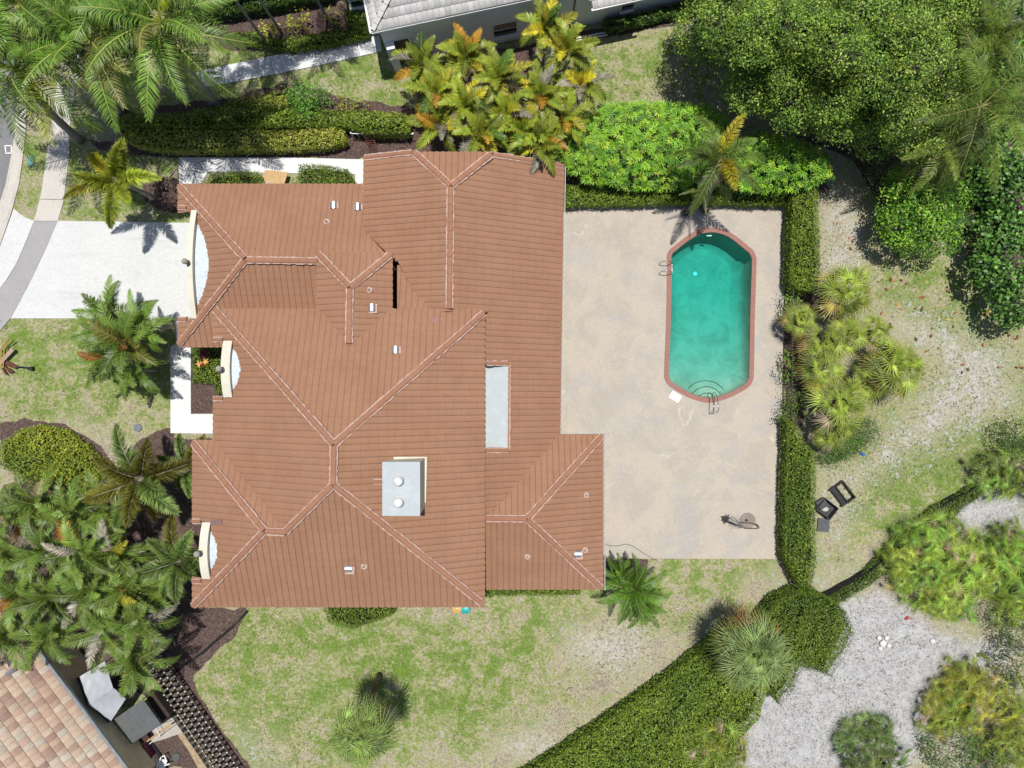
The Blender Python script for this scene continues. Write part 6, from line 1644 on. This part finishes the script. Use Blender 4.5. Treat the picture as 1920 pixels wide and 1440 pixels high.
hedge('round_shrub', 'large round dark green shrub at the gate on the white sand', 'shrub', [(1432,1172),(1460,1135),(1500,1112),(1545,1118),(1590,1150),(1606,1190),(1585,1232),(1562,1272),(1535,1262),(1505,1258),(1492,1300),(1465,1325),(1435,1290),(1440,1230)], 1.9, 540, [(.10,.165,.018),(.145,.22,.022),(.06,.10,.013),(.20,.27,.035)], [4,4,3,1], leaf=.085, dens=560, rough=.22, dome=.22)
hedge('weeds', 'strip of low green weeds along the sandy side of the silt fence', 'weeds', [(1548,1128),(1580,1106),(1615,1080),(1650,1045),(1690,1000),(1750,955),(1830,908),(1856,920),(1800,965),(1745,990),(1700,1040),(1650,1088),(1600,1120),(1565,1142)], .45, 545, [(.08,.14,.02),(.12,.19,.03),(.05,.08,.015)], [3,2,2], leaf=.10, dens=420, rough=.2)
blob_tree('bright_shrub', 'bright green rounded shrub in the hedge bed above the white path', 'shrub', [(568,188,1.7,.85),(590,178,1.6,.7),(555,178,1.5,.6)], 541, [(.11,.26,.03),(.15,.32,.04),(.07,.17,.02)], [3,2,1], leaf=.12, dens=240, limb=False, tr=.05)
blob_tree('bright_shrub', 'small bright shrub at the corner of the white building beside the brown door', 'shrub', [(795,125,1.9,.75),(790,100,1.6,.5),(800,145,1.3,.5)], 542, [(.09,.22,.03),(.13,.28,.04),(.06,.14,.02)], [3,2,1], leaf=.13, dens=200, limb=False, tr=.04)
# ---- star-leaved shrubs
blob_tree('fence_vine', 'leafy plant growing through the middle of the black pool railing', 'plant', [(1478,690,1.2,.45),(1484,705,1.1,.4),(1480,672,1.0,.35)], 550, [(.12,.22,.03),(.17,.28,.04),(.30,.14,.12)], [4,3,1], leaf=.13, dens=150, limb=False, tr=.03)
blob_tree('fence_vine', 'leafy plant filling the corner where the straight upper hedge meets the railing', 'plant', [(1484,560,1.3,.5),(1488,580,1.2,.5),(1484,600,1.1,.45)], 551, [(.10,.18,.025),(.16,.26,.03)], [3,2], leaf=.13, dens=150, limb=False, tr=.03)
blob_tree('fence_vine', 'dark leafy plant at the lower end of the railing above the lower hedge', 'plant', [(1482,770,1.2,.5),(1490,750,1.2,.5),(1476,785,1.2,.4)], 552, [(.09,.16,.02),(.13,.22,.03)], [3,2], leaf=.12, dens=160, limb=False, tr=.03)
star_bush('umbrella_shrub', 'large bright lime mass of star-leaved umbrella shrubs above the pool deck', 'shrub', [(1035,235),(1060,205),(1120,190),(1170,180),(1260,182),(1340,184),(1372,205),(1385,235),(1378,262),(1350,290),(1300,345),(1200,345),(1110,335),(1065,310),(1035,270)], 2.6, 600, dens=30)
star_bush('umbrella_shrub', 'smaller star-leaved umbrella shrub right of the queen palm under the oak', 'shrub', [(1390,275),(1430,232),(1490,240),(1565,280),(1582,318),(1525,345),(1470,352),(1400,347),(1385,310)], 3.1, 601, dens=28)
# ---- hedges
HD = [(.115,.190,.020),(.175,.255,.026),(.065,.110,.015),(.26,.33,.045)]
HL = [(.22,.29,.03),(.30,.35,.035),(.14,.20,.02),(.38,.36,.06)]
hedge('hedge', 'low clipped hedge along the top edge of the pool deck', 'hedge', [(1060,345),(1300,345),(1475,352),(1475,382),(1300,380),(1060,384)], .9, 700, HD, [3,3,2,1], leaf=.11)
hedge('hedge', 'straight clipped hedge right of the pool above the fan palms', 'hedge', [(1491,352),(1537,345),(1540,520),(1530,545),(1496,540),(1487,525)], 1.7, 701, HD, [3,3,2,2], leaf=.10)
hedge('hedge', 'straight clipped hedge along the lower right side of the pool deck', 'hedge', [(1478,785),(1496,800),(1512,835),(1531,850),(1533,1060),(1522,1105),(1500,1098),(1474,1046),(1478,860)], 1.5, 702, HD, [4,3,3,1], leaf=.09)
hedge('hedge', 'long wide diagonal hedge across the bottom of the photo', 'hedge', [(1008,1448),(1100,1386),(1220,1302),(1310,1232),(1350,1195),(1400,1230),(1440,1290),(1425,1345),(1385,1395),(1350,1500),(1240,1560),(930,1560),(925,1495)], 1.5, 703, HD, [4,4,2,1], leaf=.11, dens=430, rough=.26)
hedge('hedge', 'dark clipped bush half under the bottom eave of the main roof', 'hedge', [(600,1120),(745,1120),(735,1155),(700,1170),(655,1182),(615,1172)], 1.3, 704, HD, [4,2,4,1], leaf=.08)
hedge('hedge', 'thin strip of hedge under the bottom eave of the patio roof', 'hedge', [(908,1096),(1092,1096),(1088,1118),(908,1120)], .9, 705, HD, [3,3,2,1], leaf=.09)
hedge('hedge', 'oval yellow-green groundcover hedge on the left lawn', 'hedge', [(-10,835),(30,808),(70,798),(120,808),(160,838),(195,875),(222,905),(205,930),(100,925),(30,895),(-10,870)], .65, 706, HL, [3,3,3,1], leaf=.10)
hedge('hedge', 'pale yellow clipped hedge nearest the house in the double hedge row', 'hedge', [(224,250),(245,235),(330,238),(450,238),(560,240),(640,232),(648,262),(600,275),(480,280),(330,282),(250,274)], 1.0, 707, [(.33,.34,.08),(.27,.32,.035),(.42,.40,.12),(.15,.20,.02)], [3,4,1,2], leaf=.11)
hedge('hedge', 'dark looser hedge behind the pale one in the double hedge row', 'hedge', [(195,225),(240,212),(330,212),(440,190),(500,200),(600,205),(700,205),(768,215),(765,245),(690,246),(640,232),(450,236),(230,233)], 1.25, 708, HD, [3,3,2,2], leaf=.12, rough=.22)
hedge('hedge', 'yellow-flecked shrubs between the dark hedge and the neighbouring lawn', 'hedge', [(415,195),(440,180),(500,170),(545,168),(555,205),(480,215),(420,212)], 1.1, 709, [(.17,.23,.03),(.28,.28,.05),(.10,.15,.02)], [3,2,2], leaf=.13, rough=.3, dome=.2)
hedge('hedge', 'small clipped box hedge left of the tan bark sheet beside the roof', 'hedge', [(392,325),(430,320),(480,320),(492,335),(492,362),(372,362),(378,342)], .8, 710, HD, [3,3,2,1], leaf=.08)
hedge('hedge', 'bright clipped box hedge right of the tan bark sheet beside the roof', 'hedge', [(560,306),(600,307),(650,315),(662,335),(664,362),(532,362),(535,345),(556,338)], .9, 711, [(.13,.21,.025),(.18,.26,.03),(.09,.15,.02),(.26,.24,.10)], [3,3,2,1], leaf=.09)
hedge('hedge', 'square of low green plants in the front planter below the garage roof corner', 'hedge', [(358,646),(425,646),(425,735),(405,738),(395,718),(358,716)], .5, 712, HD, [3,3,2,1], leaf=.09, rough=.12)
hedge('hedge', 'dark hedge band along the wall of the building at the top edge', 'hedge', [(348,10),(365,26),(480,12),(620,-15),(630,-40),(360,-40)], 1.0, 713, [(.045,.09,.015),(.07,.13,.02)], [1,1], leaf=.13)
hedge('hedge', 'low hedge lining the white footpath in the top bed', 'hedge', [(440,60),(470,58),(530,72),(600,60),(690,48),(692,66),(600,86),(540,92),(460,80)], .6, 714, HD, [3,2,3,1], leaf=.12, rough=.2)
hedge('hedge', 'dark planting under the left side of the grey roof at the top', 'hedge', [(650,5),(690,20),(697,50),(655,62),(648,30)], .7, 715, HD, [3,2,3,0.5], leaf=.12)
hedge('hedge', 'dark shrubs with bright tips along the white building wall', 'hedge', [(1135,34),(1310,-2),(1318,12),(1230,34),(1140,54)], .7, 716, [(.04,.08,.015),(.06,.12,.02),(.16,.26,.04)], [3,3,1], leaf=.15, rough=.25)
for i, (x, y, lab) in enumerate(((500,52,'leftmost'),(548,48,'middle'),(622,32,'rightmost'),(565,38,'tallest'))):
    blob_tree('croton', f'{lab} yellow croton shrub in the mulch bed along the top edge', 'shrub', [(x, y, .8, .42)], 560+i, [(.34,.34,.03),(.16,.23,.03),(.42,.38,.05)], [3,2,1], leaf=.17, dens=90, limb=False, tr=.03)
for i, (x, y, lab) in enumerate(((648,190,'yellow croton beside the pale mulch patch above the dark hedge'),(672,200,'yellow-flecked croton between the dark hedge and the curved lawn edge'))):
    blob_tree('croton', lab, 'shrub', [(x, y, .8, .40)], 570+i, [(.34,.34,.03),(.16,.23,.03)], [2,2], leaf=.15, dens=90, limb=False, tr=.03)
# red bromeliad in the planter
def rosette(name, label, cat, px_, py_, R_, cols, n=14, seed=1, z=.55, group=None, w=.07):
    r = np.random.default_rng(seed); c = P(px_, py_, z); t = MB(); ga = GA()
    for i in range(n):
        an = i * 2.4; L = R_ * r.uniform(.6, 1.1); d = np.array([math.cos(an), math.sin(an), 0]); s_ = np.array([-d[1], d[0], 0]); c0 = np.array(c)
        el = r.uniform(.2, .9); m1 = c0 + d*L*.5*math.cos(el) + np.array([0,0,L*.5*math.sin(el)]); m2 = c0 + d*L + np.array([0,0,L*.3*math.sin(el)-.02])
        V = np.array([c0 - s_*w*.3, c0 + s_*w*.3, m1 - s_*w*.5, m1 + s_*w*.5, m2]); T = np.array([[0,1,3],[0,3,2],[2,3,4]])
        ga.add(V, T, np.tile(np.array(cols[r.integers(len(cols))]), (5,1)))
    o = ga.build(name, M_LEAFW); tag(o, label, cat, group); return o
rosette('cordyline', 'dark red spiky cordyline in the front planter', 'plant', 382, 663, .42, [(.16,.015,.03),(.10,.012,.02)], 16, 1, .75)
rosette('bromeliad', 'orange and red striped bromeliad left of the planter centre', 'plant', 374, 682, .3, [(.62,.22,.06),(.45,.03,.02),(.6,.35,.10)], 9, 2, .6)
rosette('bromeliad', 'yellow-orange bromeliad right of the red striped one in the planter', 'plant', 386, 678, .26, [(.62,.35,.08),(.55,.26,.05)], 8, 3, .6)
# fallen leaves under the trees
r = np.random.default_rng(77); X, Y = pts_in_poly(r, W([(1560,400),(1900,380),(1920,700),(1700,720),(1640,560)]), 1.3); n_l = len(X)
ga = GA(); ga.add(*leafcards(r, X, Y, np.full(n_l, .03), .24, mixcols(r, n_l, [(.28,.09,.05),(.45,.17,.04),(.55,.42,.06),(.16,.08,.05)], [4,1,.5,3]), .3, .6)); o = ga.build('leaf_litter', M_LEAF); tag(o, 'scattered red and brown fallen leaves on the grass under the right hand trees', 'fallen leaves', kind='stuff')
# grass tufts, weeds and mulch chips that give the ground its nap
def tufts(name, polys, dens, size, pal, w, seed, label, cat, tilt=1.0, asp=.18, z=(.0,.05)):
    r = np.random.default_rng(seed); ga = GA()
    for pl_ in polys:
        X, Y = pts_in_poly(r, W(pl_), dens); k = fieldnoise(X*33, Y*33, .03, seed) > -.15; X, Y = X[k], Y[k]
        ga.add(*leafcards(r, X, Y, r.uniform(z[0], z[1], len(X)), size, mixcols(r, len(X), pal, w), tilt, asp))
    o = ga.build(name, M_LEAF); tag(o, label, cat, kind='stuff')
tufts('grass', [[(430,1141),(905,1141),(1110,1110),(1300,1050),(1300,1180),(960,1380),(600,1440),(480,1440),(380,1320)],[(0,600),(318,602),(318,770),(120,785),(0,785)],[(112,300),(330,300),(335,412),(112,412)],[(380,170),(780,130),(780,198),(560,160)],[(1100,65),(1330,40),(1380,180),(1100,190)],[(1550,450),(1920,480),(1920,800),(1800,900),(1560,1000),(1545,850),(1700,800),(1740,650)]],
      26, .17, [(.16,.22,.05),(.33,.30,.18),(.11,.17,.03),(.42,.38,.27)], [4,4,2,2], 801, 'short mixed green and straw coloured lawn grass', 'grass')
tufts('mulch_chips', [[(270,1215),(345,1230),(375,1300),(420,1360),(472,1440),(405,1440),(290,1300)],[(160,258),(780,260),(775,292),(335,293)],[(330,818),(400,818),(380,850)],[(358,718),(398,740),(398,776),(358,776)],[(120,790),(240,900),(180,880)]], 30, .12, [(.16,.10,.09),(.32,.24,.21),(.07,.04,.035)], [3,2,3], 802, 'loose brown bark mulch chips in the garden beds', 'mulch', .8, .4, (0,.03))
tufts('dead_litter', [[(1540,340),(1640,430),(1640,700),(1750,800),(1900,700),(1920,850),(1560,1100),(1540,860)],[(1000,1440),(1300,1200),(1380,1130),(1100,1150),(1040,1250)],[(1400,1440),(1500,1180),(1640,1110),(1850,1190),(1760,1440)]], 14, .17, [(.20,.16,.12),(.45,.40,.34),(.12,.10,.08),(.15,.20,.05)], [3,2,2,1], 803, 'dry twigs and leaf litter on the sandy ground', 'leaf litter', .9, .15, (0,.04))
